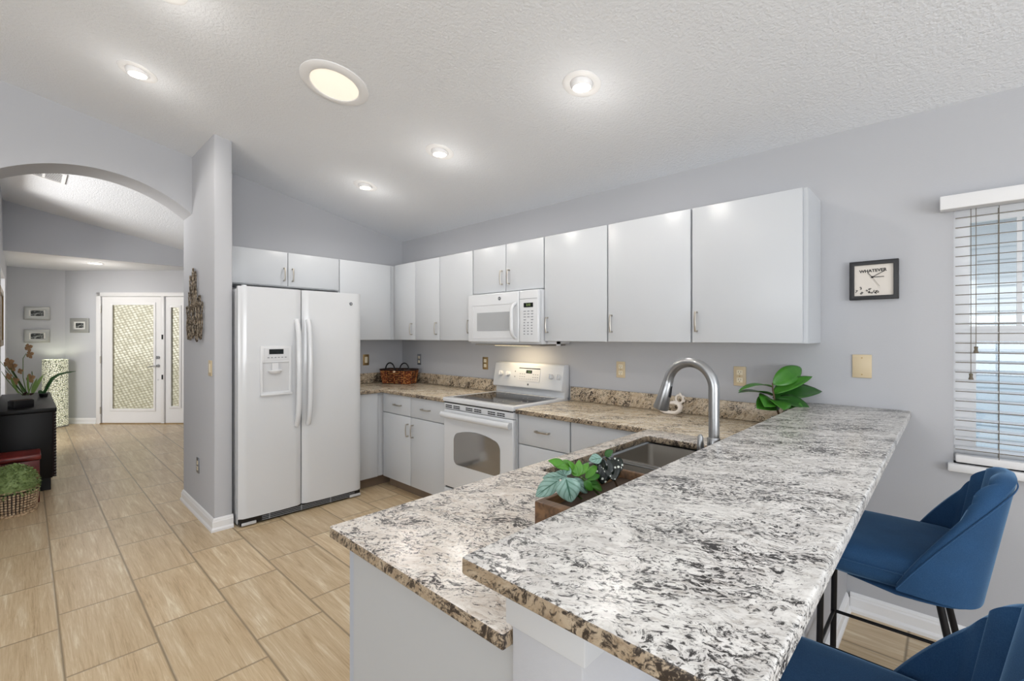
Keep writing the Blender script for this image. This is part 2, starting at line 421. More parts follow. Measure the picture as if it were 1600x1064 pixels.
# north wall with window
WX0, WX1, WZ0, WZ1 = 4.497, 5.55, .83, 1.99
b = MB(); b.holed((-.12, XE+.12, 0, 2.50), (WX0, WX1, WZ0, WZ1), 'y', 0, .14); struct(b.build('wall_north', 'wall_paint'))
b = MB(); b.box(-.12, 0, -1.868, 0, 0, 2.45); b.prism([(0, 2.45), (-1.868, 2.45), (-1.868, zc(-1.868)), (0, zc(0))], 'x', -.12, 0); struct(b.build('wall_west', 'wall_paint'))
# wing wall beside fridge
PX = .632
b = MB(); b.prism([(-.295, -1.868), (-.295, -1.99), (PX-.02, -1.99), (PX-.006, -1.984), (PX, -1.97), (PX, -1.888), (PX-.006, -1.874), (PX-.02, -1.868)], 'z', 0, 2.9); struct(b.build('wall_wing', 'wall_paint'))
# arch wall
yc_, R_ = -2.585, .905; zt = 2.628; yl, yr = -3.18, -1.99
arc = []
for i in range(29):
    y = yr+(yl-yr)*i/28; arc.append((y, zt-R_+sqrt(R_*R_-(y-yc_)**2)))
top_ = [(yl, zc(yl)), (yr, zc(yr))]
b = MB(); b.prism(arc+top_, 'x', -.295, -.006); b.prism([(-5.2, 0), (yl, 0), (yl, zc(yl)), (-5.2, zc(-5.2))], 'x', -.295, -.006)
struct(b.build('wall_arch', 'wall_paint', smooth=25))
# hall left wall, foyer far wall, foyer diagonal wall
b = MB(); b.holed((-6.0, -3.2, 0, 3.08), (-4.9, -3.35, .0, 2.2), 'y', -3.24, -3.12); b.holed((-3.2, -.296, 0, 3.08), (-3.0, -.55, 1.98, 2.90), 'y', -3.24, -3.12); struct(b.build('wall_hall_south', 'wall_paint_hall'))  # high second opening is made up to pass fill to the hall ceiling
XA = -5.887
b = MB(); b.box(XA-.12, XA, -3.12, -2.45, 0, ZB); struct(b.build('wall_foyer_west', 'wall_paint_hall'))
DB = 7.466
BL = CAM.xy.to_3d()+FW*DB     # origin of the diagonal wall frame: local x = RT, local y = FW
KP = DB/722.2
def su(u): return (u-800)*KP
def sz(v): return 1.406+(526-v)*KP
s0, s1 = su(158), su(294)
b = MB(); b.prism([(su(102), 0), (s0, 0), (s0, sz(460)), (s1, sz(460)), (s1, 0), (su(420), 0), (su(420), ZB), (su(102), ZB)], 'y', 0, .14)
struct(b.build('wall_foyer_north', 'wall_paint_hall', loc=BL, rot=ANG))
b = MB(); b.box(-5.0, -.12, -.78, -.66, 0, 3.1); struct(b.build('wall_hall_north', 'wall_paint_hall'))
# living area walls behind the camera, with big glazed openings
b = MB(); b.holed((-.4, XE+.12, 0, 3.2), (2.4, 6.8, .05, 2.4), 'y', YS-.1, YS); struct(b.build('wall_south', 'wall_paint'))
b = MB(); b.holed((YS, 0, 0, 2.46), (-5.0, -1.4, .3, 2.35), 'x', XE, XE+.12); struct(b.build('wall_east', 'wall_paint'))
b = MB(); b.box(-.4, -.3, YS, -5.2, 0, 3.4); struct(b.build('wall_living_west', 'wall_paint'))
b = MB(); b.box(-5.2, -5.1, -5.3, -3.24, 0, 2.6); b.box(-5.2, -.296, -5.3, -5.2, 0, .4); b.box(-5.2, -3.75, -5.3, -5.2, .4, 3.4); b.box(-1.0, -.296, -5.3, -5.2, .4, 3.4); b.box(-3.75, -1.0, -5.3, -5.2, 2.7, 3.4); struct(b.build('wall_study_south', 'wall_paint_hall'))

# baseboards: profile swept along a straight run
def baseboard(name, p0, p1, out, h=.095, ext=0):
    p0 = Vector((*p0, 0)); p1 = Vector((*p1, 0)); d = (p1-p0).normalized(); o = Vector((*out, 0)).normalized(); L = (p1-p0).length
    prof = [(0, 0), (.022, 0), (.022, .016), (.017, .024), (.014, .028), (.014, h*.72), (.010, h*.80), (.010, h*.86), (.006, h*.95), (0, h)]
    b = MB(); n = len(prof); vs = []
    for q in (0, L):
        for (a, z) in prof: vs.append(p0+d*(q + (ext*a/.022 if q else -ext*a/.022*0))+o*a+Vector((0, 0, z)))
    b.add(vs, [tuple(range(n))[::-1], tuple(range(n, 2*n))]+[(i, (i+1) % n, n+(i+1) % n, n+i) for i in range(n)])
    return struct(b.build(name, 'trim_white', smooth=25))
baseboard('baseboard_wing_side', (-.295, -1.99), (PX, -1.99), (0, -1), ext=.022)
baseboard('baseboard_wing_front', (PX, -1.868), (PX, -1.99), (1, 0), ext=.022)
baseboard('baseboard_wing_back', (-.295, -1.90), (-.295, -1.99), (-1, 0), ext=.022)
baseboard('baseboard_north', (4.112, 0), (XE, 0), (0, -1))
baseboard('baseboard_foyer_west', (XA, -3.12), (XA, -2.486), (1, 0))
P = lambda s, d=0: (BL+RT*s+FW*d).xy
baseboard('baseboard_foyer_north', P(su(102)), P(su(151)), -FW.xy)
baseboard('baseboard_hall_south', (-3.2, -3.12), (-.296, -3.12), (0, 1))

# ------------------------------------------------------------------ window with blinds
t = thing('window_1', 'white window frame with two sashes behind the horizontal blind', 'window', (WX0, .07, WZ0)); t['kind'] = 'structure'
b = MB()
b.holed((WX0, WX1, WZ0, WZ1), (WX0+.03, WX1-.03, WZ0+.03, WZ1-.03), 'y', .06, .12); b.build('window_frame', 'trim_white', t)
b = MB(); b.holed((WX0+.03, WX1-.03, 1.405, WZ1-.03), (WX0+.055, WX1-.055, 1.455, WZ1-.055), 'y', .09, .115)
b.box(4.70, 4.716, .092, .112, 1.455, WZ1-.055); b.box(5.07, 5.086, .092, .112, 1.455, WZ1-.055); b.build('upper_sash', 'trim_white', t)
b = MB(); b.holed((WX0+.03, WX1-.03, WZ0+.03, 1.435), (WX0+.075, WX1-.075, WZ0+.075, 1.385), 'y', .063, .089); b.build('lower_sash', 'trim_white', t)
b = MB(); b.box(WX0+.05, WX1-.05, .10, .104, 1.45, WZ1-.05); b.box(WX0+.07, WX1-.07, .074, .078, WZ0+.07, 1.39); b.build('pane', 'window_glass', t)
b = MB(); b.box(WX0+.04, WX1-.04, .117, .118, WZ0+.04, 1.42); b.build('insect_screen', 'insect_screen', t)
b = MB(); b.box(WX0-.02, WX1+.02, -.035, .06, WZ0-.035, WZ0).bevel(.006); struct(b.build('trim_1', 'trim_white'))
t = thing('window_blind', 'white horizontal slat blind covering the window right of the clock', 'blind', (5.0, -.02, WZ0))
b = MB(); b.box(4.452, 5.60, -.075, -.005, 1.978, 2.040).bevel(.004); b.build('valance', 'trim_white', t)
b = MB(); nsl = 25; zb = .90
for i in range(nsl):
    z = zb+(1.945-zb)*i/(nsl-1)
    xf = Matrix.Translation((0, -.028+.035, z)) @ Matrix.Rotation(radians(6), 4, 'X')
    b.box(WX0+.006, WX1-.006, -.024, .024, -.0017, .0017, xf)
o = b.build('slats', ['trim_white', 'cord_slat_shade'], t)
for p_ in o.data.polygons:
    if p_.normal.y < -.7: p_.material_index = 1  # dark brown front edges paint in the shade of backlit white slats
b = MB(); b.box(WX0+.006, WX1-.006, -.024, .03, .838, .872).bevel(.006); b.build('bottom_rail', 'trim_white', t)
b = MB()
for x in (4.640, 5.02, 5.40):
    for y in (-.020, .032): b.cyl((x, y, .85), (x, y, 1.975), .0012, n=6)
b.build('ladder_cord', 'cord_slat_shade', t)
b = MB(); b.cyl((4.553, -.03, 1.22), (4.553, -.03, 1.975), .0013, n=6); b.cyl((4.569, -.032, 1.36), (4.569, -.032, 1.975), .0013, n=6); pc = b.build('pull_cord', 'cord_slat_shade', t)
for x, z in ((4.553, 1.215), (4.569, 1.335)):
    b = MB(); b.lathe([(.003, .028), (.007, .026), (.0055, .014), (.0085, .002), (.0085, 0), (0, 0)], (x, -.032, z), n=12); b.build('tassel', 'cord_slat_shade', pc)

# ------------------------------------------------------------------ cabinet builder
# wall frame: W='N' (fronts face -y) or 'F' (fronts face +x); a = along wall, d = distance from wall
def wbox(b, W, a0, a1, d0, d1, z0, z1):
    if W == 'N': b.box(a0, a1, -d1, -d0, z0, z1)
    else: b.box(d0, d1, a0, a1, z0, z1)
    return b
def wpt(W, a, d, z): return (a, -d, z) if W == 'N' else (d, a, z)
def handle(parent, W, a, d, z, vert=True, L=.105):
    b = MB(); h = L/2
    for q in (-1, 1):
        if vert: wbox(b, W, a-.005, a+.005, d, d+.024, z+q*h-(.005), z+q*h+.005)
        else: wbox(b, W, a+q*h-.005, a+q*h+.005, d, d+.024, z-.005, z+.005)
    pts = []
    for i in range(9):
        q = -1+2*i/8; bow = .024+.007*(1-q*q)
        pts.append(wpt(W, a, d+bow, z+q*(h+.004)) if vert else wpt(W, a+q*(h+.004), d+bow, z))
    b.tube(pts, .0062, 8, flat=.55, up=(0, 1, 0) if W == 'N' else (1, 0, 0))
    return b.build('handle', 'nickel', parent)
def cabinet(kind, label, cat, W, a0, a1, dep, z0, z1, fronts, kick=False, group=None, rec=0):
    loc = wpt(W, (a0+a1)/2, dep/2, 0 if kick else z0)
    t = thing(kind, label, cat, loc, group=group or ('white base cabinets' if kick else 'white wall cabinets'))
    b = MB(); wbox(b, W, a0, a1, .002, dep-.019, z0, z1); b.bevel(.0015, 1); b.build('cabinet_body', 'cabinet_white', t)
    if kick: b = MB(); wbox(b, W, a0+.001, a1-.001, .002, dep-.075, 0, z0+.001); b.build('toe_kick', 'toe_kick', t)
    for f in fronts:
        typ, fa0, fa1, fz0, fz1 = f[:5]
        b = MB(); wbox(b, W, fa0+.003, fa1-.003, dep-.017, dep, fz0+.002, fz1-.002); b.bevel(.002, 2); d = b.build(typ, 'cabinet_white', t)
        if len(f) > 5 and f[5]: handle(d, W, f[5][0], dep, f[5][1], vert=(typ == 'door'))
    return t
UB, UT, UD = 1.372, 2.134, .325
U = 'cabinet'
cabinet('wall_cabinet', 'low white two-door cabinet above the refrigerator', U, 'F', -1.862, -.900, UD, 1.835, UT,
        [('door', -1.862, -1.361, 1.84, UT, (-1.395, 1.94)), ('door', -1.361, -.902, 1.84, UT, (-1.325, 1.94))])
cabinet('wall_cabinet', 'tall white wall cabinet between the refrigerator and the room corner', U, 'F', -.899, -.002, UD, UB, UT, [('door', -.895, -.345, UB, UT)])
cabinet('wall_cabinet', 'narrow white two-door wall cabinet nearest the corner above the basket', U, 'N', .327, 1.107, UD, UB, UT,
        [('door', .365, .724, UB, UT, (.672, 1.48)), ('door', .724, 1.106, UB, UT, (1.066, 1.48))])
cabinet('wall_cabinet', 'white single-door wall cabinet just left of the microwave', U, 'N', 1.108, 1.562, UD, UB, UT, [('door', 1.108, 1.560, UB, UT, (1.520, 1.49))])
cabinet('wall_cabinet', 'short white two-door cabinet directly above the microwave', U, 'N', 1.563, 2.338, UD, 1.757, UT,
        [('door', 1.566, 1.951, 1.76, UT, (1.912, 1.872)), ('door', 1.951, 2.337, 1.76, UT, (1.990, 1.872))])
cabinet('wall_cabinet', 'white single-door wall cabinet just right of the microwave', U, 'N', 2.339, 2.871, UD, UB, UT, [('door', 2.342, 2.870, UB, UT, (2.374, 1.49))])
cabinet('wall_cabinet', 'white wall cabinet second from the right end, above the faucet', U, 'N', 2.872, 3.419, UD, UB, UT, [('door', 2.874, 3.418, UB, UT, (2.905, 1.49))])
cabinet('wall_cabinet', 'rightmost wide white wall cabinet, its end panel facing the clock', U, 'N', 3.420, 3.985, UD, UB, UT, [('door', 3.423, 3.968, UB, UT, (3.452, 1.49))])
# lower cabinets
LB, LT, LD = .10, .882, .612
cabinet('base_cabinet', 'white base cabinet between the refrigerator and the corner', U, 'F', -.862, -.002, LD, LB, LT, [('door', -.860, -.662, LB, LT)], True)
cabinet('base_cabinet', 'white base cabinet with two drawers over two doors left of the range', U, 'N', .614, 1.563, LD, LB, LT,
        [('drawer', .618, 1.072, .705, LT, (.875, .79)), ('drawer', 1.072, 1.560, .705, LT, (1.30, .79)),
         ('door', .618, 1.072, LB, .702, (1.035, .585)), ('door', 1.072, 1.560, LB, .702, (1.110, .585))], True)
cabinet('base_cabinet', 'white drawer base cabinet just right of the range', U, 'N', 2.348, 2.785, LD, LB, LT,
        [('drawer', 2.350, 2.784, .680, LT, (2.57, .785)), ('drawer', 2.350, 2.784, .40, .677, (2.57, .54)), ('drawer', 2.350, 2.784, LB, .397, (2.57, .25))], True)
cabinet('base_cabinet', 'white base cabinet in the inner corner by the sink, no handle', U, 'N', 2.786, 3.95, LD, LB, LT,
        [('drawer', 2.788, 3.355, .680, LT), ('door', 2.788, 3.355, LB, .677)], True)
# peninsula base cabinet, fronts facing the range, open centre for the sink bowls
t = thing('base_cabinet', 'white peninsula base cabinet under the sink with a plain end panel', U, (3.66, -1.5, 0))
b = MB(); b.holed((3.385, 3.95, -2.335, -.615), (3.40, 3.935, -1.66, -.66), 'z', .10, LT); b.build('cabinet_body', 'cabinet_white', t)
b = MB(); b.box(3.392, 3.95, -2.355, -2.336, 0, LT-.001).bevel(.001, 1); b.build('end_panel', 'panel_shaded', t)
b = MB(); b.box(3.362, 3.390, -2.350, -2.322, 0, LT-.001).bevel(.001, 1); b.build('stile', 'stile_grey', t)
b = MB(); b.box(3.44, 3.94, -2.33, -.62, 0, .10); b.build('toe_kick', 'toe_kick', t)
for i, (y0, y1) in enumerate(((-2.32, -1.76), (-1.76, -1.24), (-1.24, -.70))):
    b = MB(); b.box(3.366, 3.384, y0+.003, y1-.003, LB, LT-.004).bevel(.002); d = b.build('door', 'cabinet_white', t)
    b = MB(); hy = y1-.05 if i == 1 else y0+.05
    b.tube([(3.366, hy, .74), (3.338, hy, .735), (3.334, hy, .69), (3.338, hy, .645), (3.366, hy, .64)], .005, 8); b.build('handle', 'nickel', d)

# ------------------------------------------------------------------ knee wall and its cap boards
KX0, KX1, KY = 3.955, 4.098, -2.365
b = MB(); b.box(KX0, KX1, KY, 0, 0, .93).bevel(.004); struct(b.build('wall_knee', 'wall_paint'))
b = MB(); b.box(KX0-.004, KX1+.012, KY-.012, 0, .93, 1.019).bevel(.003); struct(b.build('trim_2', 'cabinet_white'))
baseboard('baseboard_knee', (KX1, KY), (KX1, -.02), (1, 0))

# ------------------------------------------------------------------ granite tops
def slab(name, label, poly, z0, z1, mat, edge='granite_edge', hole=None):
    b = MB()
    if hole: b.holed(poly, hole, 'z', z0, z1)
    else: b.prism(poly, 'z', z0, z1)
    b.bevel(.005, 3)
    o = b.build(name, [mat, edge])
    for p_ in o.data.polygons: p_.material_index = 0 if p_.normal.z > .45 or (name == 'bar_counter' and p_.normal.x > .6) else 1  # white on the bar's stool-side edge paints in reflected window light
    return tag(o, label, 'countertop')
slab('countertop', 'tan granite corner worktop left of the range, basket standing on it', [(.003, -.003), (.003, -.872), (.640, -.872), (.640, -.640), (1.572, -.640), (1.572, -.003)], .884, .915, 'granite_cream')
slab('countertop', 'tan granite worktop right of the range, along the back wall', [(2.346, -.003), (2.346, -.640), (3.950, -.640), (3.950, -.003)], .884, .915, 'granite_cream')
slab('countertop', 'white and black granite peninsula worktop cut out around the sink', (3.318, 3.952, -2.384, -.642), .884, .915, 'granite_warm', hole=(3.395, 3.815, -1.62, -.80))
slab('bar_counter', 'raised white and black granite bar top, the largest slab, beside the blue stools', [(3.912, -2.440), (4.351, -2.440), (4.351, -.003), (3.912, -.003)], 1.020, 1.050, 'granite_white')
def splash(label, *a):
    b = MB(); b.box(*a).bevel(.003, 2); o = b.build('backsplash', 'granite_splash'); tag(o, label, 'backsplash', 'granite upstands')
splash('short tan granite upstand on the wall beside the refrigerator', .002, .022, -.868, -.024, .916, 1.02)
splash('tan granite upstand between the room corner and the range', .002, 1.566, -.022, -.002, .916, 1.02)
splash('tan granite upstand running from the range to the bar', 2.352, 3.950, -.022, -.002, .916, 1.02)

# ------------------------------------------------------------------ refrigerator
t = thing('refrigerator', 'white side-by-side refrigerator with an ice and water dispenser', 'refrigerator', (.37, -1.37, 0))
FY0, FY1, FS, FX = -1.853, -.885, -1.398, .722
b = MB(); b.box(.03, .655, FY0+.004, FY1-.004, .012, 1.765).bevel(.004); b.build('cabinet_body', 'appliance_side', t)
b = MB(); b.box(.60, .705, FY0+.01, FY1-.01, .012, .055); b.build('base_grille', 'black_plastic', t)
b = MB()
for i in range(3): b.box(.704, .708, FY0+.16, FY1-.06, .018+i*.013, .022+i*.013)
for y in (-1.64, -1.40, -1.16): b.box(.703, .709, y-.004, y+.004, .014, .056)
b.build('grille_bars', 'grey_print', t)
for y in (FY0+.075, FY1-.05):
    b = MB(); b.box(.66, .712, y-.055, y+.045, .008, .03).bevel(.004); b.build('foot_cover', 'appliance_side', t)
def door_front(y0, y1, cut=None):
    # slightly crowned door, lofted in y and z
    b = MB(); n = 16; pr = []
    for i in range(n+1):
        q = i/n; y = y0+(y1-y0)*q; e = min(q, 1-q)*(y1-y0); r = .018
        x = FX-.010+.010*(1-(2*q-1)**2); x -= (r-sqrt(max(0, r*r-(r-min(e, r))**2)))
        pr.append((x, y))
    poly = pr+[(.662, y1), (.662, y0)]
    b.prism(poly, 'z', .062, 1.780)
    return b
b = door_front(FY0, FS-.004); dl = b.build('freezer_door', 'appliance_white', t, smooth=50)
b = door_front(FS+.004, FY1); dr = b.build('fridge_door', 'appliance_white', t, smooth=50)
b = MB(); b.box(.655, .665, FY0+.01, FY1-.01, .06, 1.77); b.build('door_gasket', 'dark_gap', t)
b = MB(); b.cyl((.66, FY0+.05, 1.766), (.66, FY0+.05, 1.792), .018, n=14); b.box(.56, .66, FY0+.03, FY0+.07, 1.766, 1.784); b.build('hinge_cover', 'appliance_white', t)
for d, y in ((dl, -1.441), (dr, -1.352)):
    pts = []; rr = []
    for i in range(17):
        q = i/16; z = .70+.84*q; x = FX-.008+.052*(1-(2*q-1)**6)**.8*(.72+.28*(1-(2*q-1)**2)); pts.append((x, y, z)); rr.append(.021)
    b = MB(); b.tube(pts, rr, 14, flat=.95, up=(0, 1, 0)); b.build('handle', 'appliance_white', d, smooth=60)
# dispenser
dp = MB(); dp.holed((-1.712, -1.487, .962, 1.336), (-1.694, -1.505, .985, 1.208), 'x', FX-.002, FX+.010); dp.bevel(.004, 2); dsp = dp.build('dispenser', 'plastic_white', dl)
b = MB(); b.box(FX-.001, FX+.001, -1.697, -1.502, .98, 1.21); b.build('recess_back', 'appliance_side', dl)
b = MB(); b.box(FX+.009, FX+.012, -1.690, -1.508, 1.225, 1.318).bevel(.001, 1); b.build('control_panel', 'cabinet_case', dl)
b = MB(); b.box(FX+.012, FX+.0135, -1.652, -1.548, 1.272, 1.310); b.build('display', 'display_black', dl)
for i in range(6): b = MB(); b.box(FX+.0115, FX+.0135, -1.664+i*.025, -1.650+i*.025, 1.243, 1.250); b.build('button', 'grey_print', dl)
b = MB(); b.lathe([(0, .0), (.030, .0), (.046, .010), (.050, .022), (.044, .026), (0, .022)], (0, 0, 0), n=28, xf=Matrix.Translation((FX+.012, -1.61, 1.125)) @ Matrix.Diagonal((.55, 1, 1, 1)))
b.box(FX+.002, FX+.02, -1.632, -1.588, 1.15, 1.205); b.build('dispenser_paddle', 'plastic_white', dl)
b = MB(); b.box(FX, FX+.026, -1.714, -1.485, .958, .972).bevel(.004); b.build('drip_tray', 'plastic_white', dl)
b = MB(); b.cyl((FX-.006, -.985, 1.690), (FX+.001, -.985, 1.690), .014, n=20); bd = b.build('badge', 'badge', dr)
text('badge_letters', 'GE', .013, 'plastic_white', bd, (FX+.0012, -.985, 1.690), (pi/2, 0, pi/2), .0003, shear=.2)

# ------------------------------------------------------------------ range
RX0, RX1, RY = 1.578, 2.340, -.650
t = thing('range', 'white electric range with a black glass cooktop under the microwave', 'stove', ((RX0+RX1)/2, -.33, 0))
b = MB(); b.box(RX0, RX1, -.612, -.01, .03, .895); b.build('range_body', 'appliance_white', t)
b = MB(); b.holed((RX0-.002, RX1+.002, RY-.008, -.035), (RX0+.045, RX1-.045, RY+.055, -.105), 'z', .897, .931); b.bevel(.008, 3); b.build('cooktop_frame', 'appliance_white', t)
b = MB(); b.box(RX0+.04, RX1-.04, RY+.05, -.10, .915, .929); ck = b.build('cooktop', 'cooktop_glass', t)
for (x, y, r) in ((1.76, -.47, .095), (2.15, -.46, .115), (1.77, -.21, .075), (2.15, -.22, .085)):
    b = MB(); n = 40
    for rr in (r, r*.62):
        b.lathe([(rr-.003, 0), (rr, .0004), (rr+.001, 0)], (x, y, .9292), n=n)
    b.build('burner_mark', 'burner_print', ck)
# oven door with rounded window
def rrect(x0, x1, z0, z1, r, topbow=0, n=6):
    pts = []
    for cx_, cz_, a0 in ((x1-r, z1-r, 0), (x0+r, z1-r, 90), (x0+r, z0+r, 180), (x1-r, z0+r, 270)):
        for i in range(n+1):
            a = radians(a0+90*i/n); pts.append((cx_+r*cos(a), cz_+r*sin(a)))
    if topbow:
        out = []
        for i, (x, z) in enumerate(pts):
            w_ = 1-((x-(x0+x1)/2)/((x1-x0)/2))**2
            out.append((x, z+(topbow*w_ if z > (z0+z1)/2 else 0)))
        # add points along the top edge
        i0 = n; seg = []
        for j in range(1, 8):
            q = j/8; x = (x1-r)+(x0-x1+2*r)*q; w_ = 1-((x-(x0+x1)/2)/((x1-x0)/2))**2; seg.append((x, z1+topbow*w_))
        out = out[:n+1]+seg+out[n+1:]
        return out
    return pts
b = MB(); b.box(RX0+.004, RX1-.004, RY, -.613, .235, .838).bevel(.008, 3); od = b.build('oven_door', 'appliance_white', t)
b = MB(); b.prism(rrect(1.708, 2.212, .425, .655, .045, .045), 'y', RY-.003, RY+.004); b.build('oven_window', 'oven_glass', od, smooth=30)
b = MB()
pts = [(RX0+.012+(RX1-RX0-.024)*i/16, RY-.034+.010*(2*i/16-1)**4, .800) for i in range(17)]
b.tube(pts, .024, 12, flat=1.0); b.box(RX0+.012, RX0+.05, RY-.03, RY+.005, .782, .818); b.box(RX1-.05, RX1-.012, RY-.03, RY+.005, .782, .818)
b.build('handle', 'appliance_white', od, smooth=60)
b = MB(); b.box(RX0+.004, RX1-.004, RY+.004, -.60, .842, .890).bevel(.006); b.build('vent_trim', 'appliance_white', t)
b = MB()
for c0 in (1.69, 1.93, 2.17):
    for g in (-1, 1):
        for r_ in (0, 1):
            for j in range(3): b.box(c0+g*.047-.038+j*.026, c0+g*.047-.016+j*.026, RY+.001, RY+.006, .852+r_*.014, .859+r_*.014)
b.box(RX0+.01, RX1-.01, RY+.002, RY+.03, .888, .897)
b.build('vent_slots', 'dark_gap', t)
b = MB(); b.box(RX0+.004, RX1-.004, RY+.002, -.613, .055, .222).bevel(.008, 3); b.build('storage_drawer', 'appliance_white', t)
b = MB(); b.box(RX0+.01, RX1-.01, RY+.015, RY+.04, .222, .236); b.build('drawer_gap', 'dark_gap', t)
# backguard
b = MB(); b.prism([(-.012, .93), (-.012, 1.185), (-.062, 1.190), (-.078, 1.180), (-.112, .992), (-.106, .982), (-.072, .978), (-.072, .93)], 'x', RX0+.006, RX1-.006); b.bevel(.004, 2)
bgd = b.build('backguard', 'appliance_white', t)
sl = math.atan2(.034, .188)          # face tilt
def bgp(x, z): return (x, -.078-(1.180-z)*.034/.188, z)
xfp = lambda x, z, off=0: Matrix.Translation(Vector(bgp(x, z))+Vector((0, -off, 0))) @ Matrix.Rotation(-sl, 4, 'X')
def tp(b, x, z, w_, h, d=.003): b.box(-w_/2, w_/2, -d, .001, -h/2, h/2, xfp(x, z)); return b
for x in (1.672, 1.757, 2.222, 2.298):
    b = MB(); b.lathe([(0, .026), (.017, .026), (.020, .022), (.022, .002), (.022, 0)], (0, 0, 0), n=24, xf=xfp(x, 1.092) @ Matrix.Rotation(pi/2, 4, 'X'))
    b.box(-.0045, .0045, -.034, -.022, -.018, .018, xfp(x, 1.092)); kn = b.build('knob', 'plastic_white', bgd)
b = MB(); tp(b, 1.99, 1.092, .235, .10, .003); pnl = b.build('control_panel', 'cabinet_case', bgd)
b = MB(); tp(b, 1.99, 1.145, .225, .006, .0045); tp(b, 1.99, 1.118, .062, .026, .0045); b.build('display', 'display_black', pnl)
text('display_digits', '3:10', .020, 'led_green', pnl, Vector(bgp(1.99, 1.118))+Vector((0, -.0052, 0)), (pi/2-sl*-1*-1, 0, 0), .0003)
for i in range(9):
    if not 3 <= i <= 5:
        for r_ in (0, 1): b = MB(); tp(b, 1.895+i*.0238, 1.098-r_*.022, .013, .006, .004); b.build('button', 'grey_print', pnl)
    b = MB(); tp(b, 1.895+i*.0238, 1.058, .012, .004, .004); b.build('button', 'grey_print', pnl)
b = MB()
tp(b, 1.99, 1.016, .014, .014, .003); b.build('badge', 'badge', bgd)
for (x, z) in ((1.835, 1.115), (1.835, 1.072)): b = MB(); tp(b, x, z, .007, .010, .003); b.build('indicator_light', 'badge', bgd)

# ------------------------------------------------------------------ microwave
MX0, MX1, MY, MZ0, MZ1 = 1.567, 2.336, -.385, 1.350, 1.752
t = thing('microwave', 'white over-the-range microwave hanging above the stove', 'microwave', ((MX0+MX1)/2, -.2, MZ0))
b = MB(); b.box(MX0, MX1, MY+.035, -.005, MZ0, MZ1).bevel(.003); b.build('microwave_body', 'appliance_white', t)
XD = 2.145
b = MB(); b.box(MX0, XD-.002, MY, MY+.034, MZ0+.012, MZ1-.002).bevel(.010, 3); md = b.build('microwave_door', 'appliance_white', t)
b = MB(); b.box(XD+.002, MX1, MY, MY+.034, MZ0+.012, MZ1-.002).bevel(.010, 3); mp = b.build('control_panel', 'appliance_white', t)
b = MB(); b.holed((1.625, 2.085, 1.392, 1.662), (1.632, 2.078, 1.399, 1.655), 'y', MY-.002, MY+.001); b.build('door_groove', 'cabinet_case', md)
b = MB(); b.box(1.682, 2.052, MY-.002, MY+.002, 1.452, 1.598); b.build('window', 'micro_window', md)
pts = [(2.112, MY-.002-.045*(1-(2*i/12-1)**6), 1.395+.265*i/12) for i in range(13)]
b = MB(); b.tube(pts, .012, 12, flat=1.3, up=(1, 0, 0)); b.build('handle', 'appliance_white', md, smooth=60)
b = MB(); b.box(2.195, 2.285, MY-.002, MY+.002, 1.622, 1.655); dsp_ = b.build('display', 'display_black', mp)
text('display_digits', '3:10', .024, 'led_green', dsp_, (2.24, MY-.0028, 1.6385), (pi/2, 0, 0), .0003)
b = MB(); b.box(2.155, 2.325, MY-.0015, MY+.001, 1.684, 1.687); b.build('panel_line', 'grey_print', mp)
for r_ in range(9):
    for c_ in range(3):
        if r_ == 3 and c_ == 1: continue
        b = MB(); b.box(2.193+c_*.036, 2.193+c_*.036+(.022 if r_ < 4 else .014), MY-.0015, MY+.001, 1.590-r_*.021, 1.597-r_*.021); b.build('button', 'grey_print', mp)
b = MB(); b.cyl((1.940, MY-.003, 1.703), (1.940, MY+.001, 1.703), .014, n=20); bd = b.build('badge', 'badge', md)
text('badge_letters', 'GE', .013, 'plastic_white', bd, (1.940, MY-.0035, 1.703), (pi/2, 0, 0), .0003, shear=.2)
b = MB(); b.box(MX0+.06, MX1-.002, MY+.03, -.06, MZ0-.013, MZ0-.001); b.build('vent_grille', 'steel', t)
b = MB(); b.box(1.76, 2.12, -.26, -.14, MZ0-.017, MZ0-.0135); hl = b.build('light_lens', 'hood_glow', t)
l = bpy.data.lights.new('cooktop_light', 'AREA'); l.shape = 'RECTANGLE'; l.size = .34; l.size_y = .10; l.energy = 1.8; l.color = (1, .80, .52)
lo = bpy.data.objects.new('cooktop_light', l); COL.objects.link(lo); lo.parent = t; lo.location = Vector((1.94, -.20, MZ0-.02))-ROOT[t]; lo.rotation_euler = (radians(12), 0, 0)
b = MB(); b.box(2.35, 2.44, -.30, -.26, 1.352, 1.371); b.box(2.435, 2.44, -.30, -.26, 1.340, 1.371); b.build('mounting_bracket', 'cabinet_case', t)

# ------------------------------------------------------------------ sink and faucet
t = thing('sink', 'double bowl stainless steel undermount sink in the peninsula', 'sink', (3.605, -1.21, .70))
def bowl(y0, y1, zb_):
    b = MB(); x0, x1 = 3.415, 3.83
    def ring(x0, x1, y0, y1, z, r, n=5):
        out = []
        for cx_, cy_, a0 in ((x1-r, y1-r, 0), (x0+r, y1-r, 90), (x0+r, y0+r, 180), (x1-r, y0+r, 270)):
            for i in range(n+1):
                a = radians(a0+90*i/n); out.append((cx_+r*cos(a), cy_+r*sin(a), z))
        return out
    rs = [ring(x0, x1, y0, y1, .883, .02), ring(x0+.004, x1-.004, y0+.004, y1-.004, zb_+.03, .03), ring(x0+.014, x1-.014, y0+.014, y1-.014, zb_+.006, .03), ring(x0+.04, x1-.04, y0+.04, y1-.04, zb_, .02)]
    n = len(rs[0]); vs = [p for r in rs for p in r]
    fs = [(i*n+j, i*n+(j+1) % n, (i+1)*n+(j+1) % n, (i+1)*n+j) for i in range(3) for j in range(n)]+[tuple(range(3*n, 4*n))]
    b.add(vs, fs)
    return b
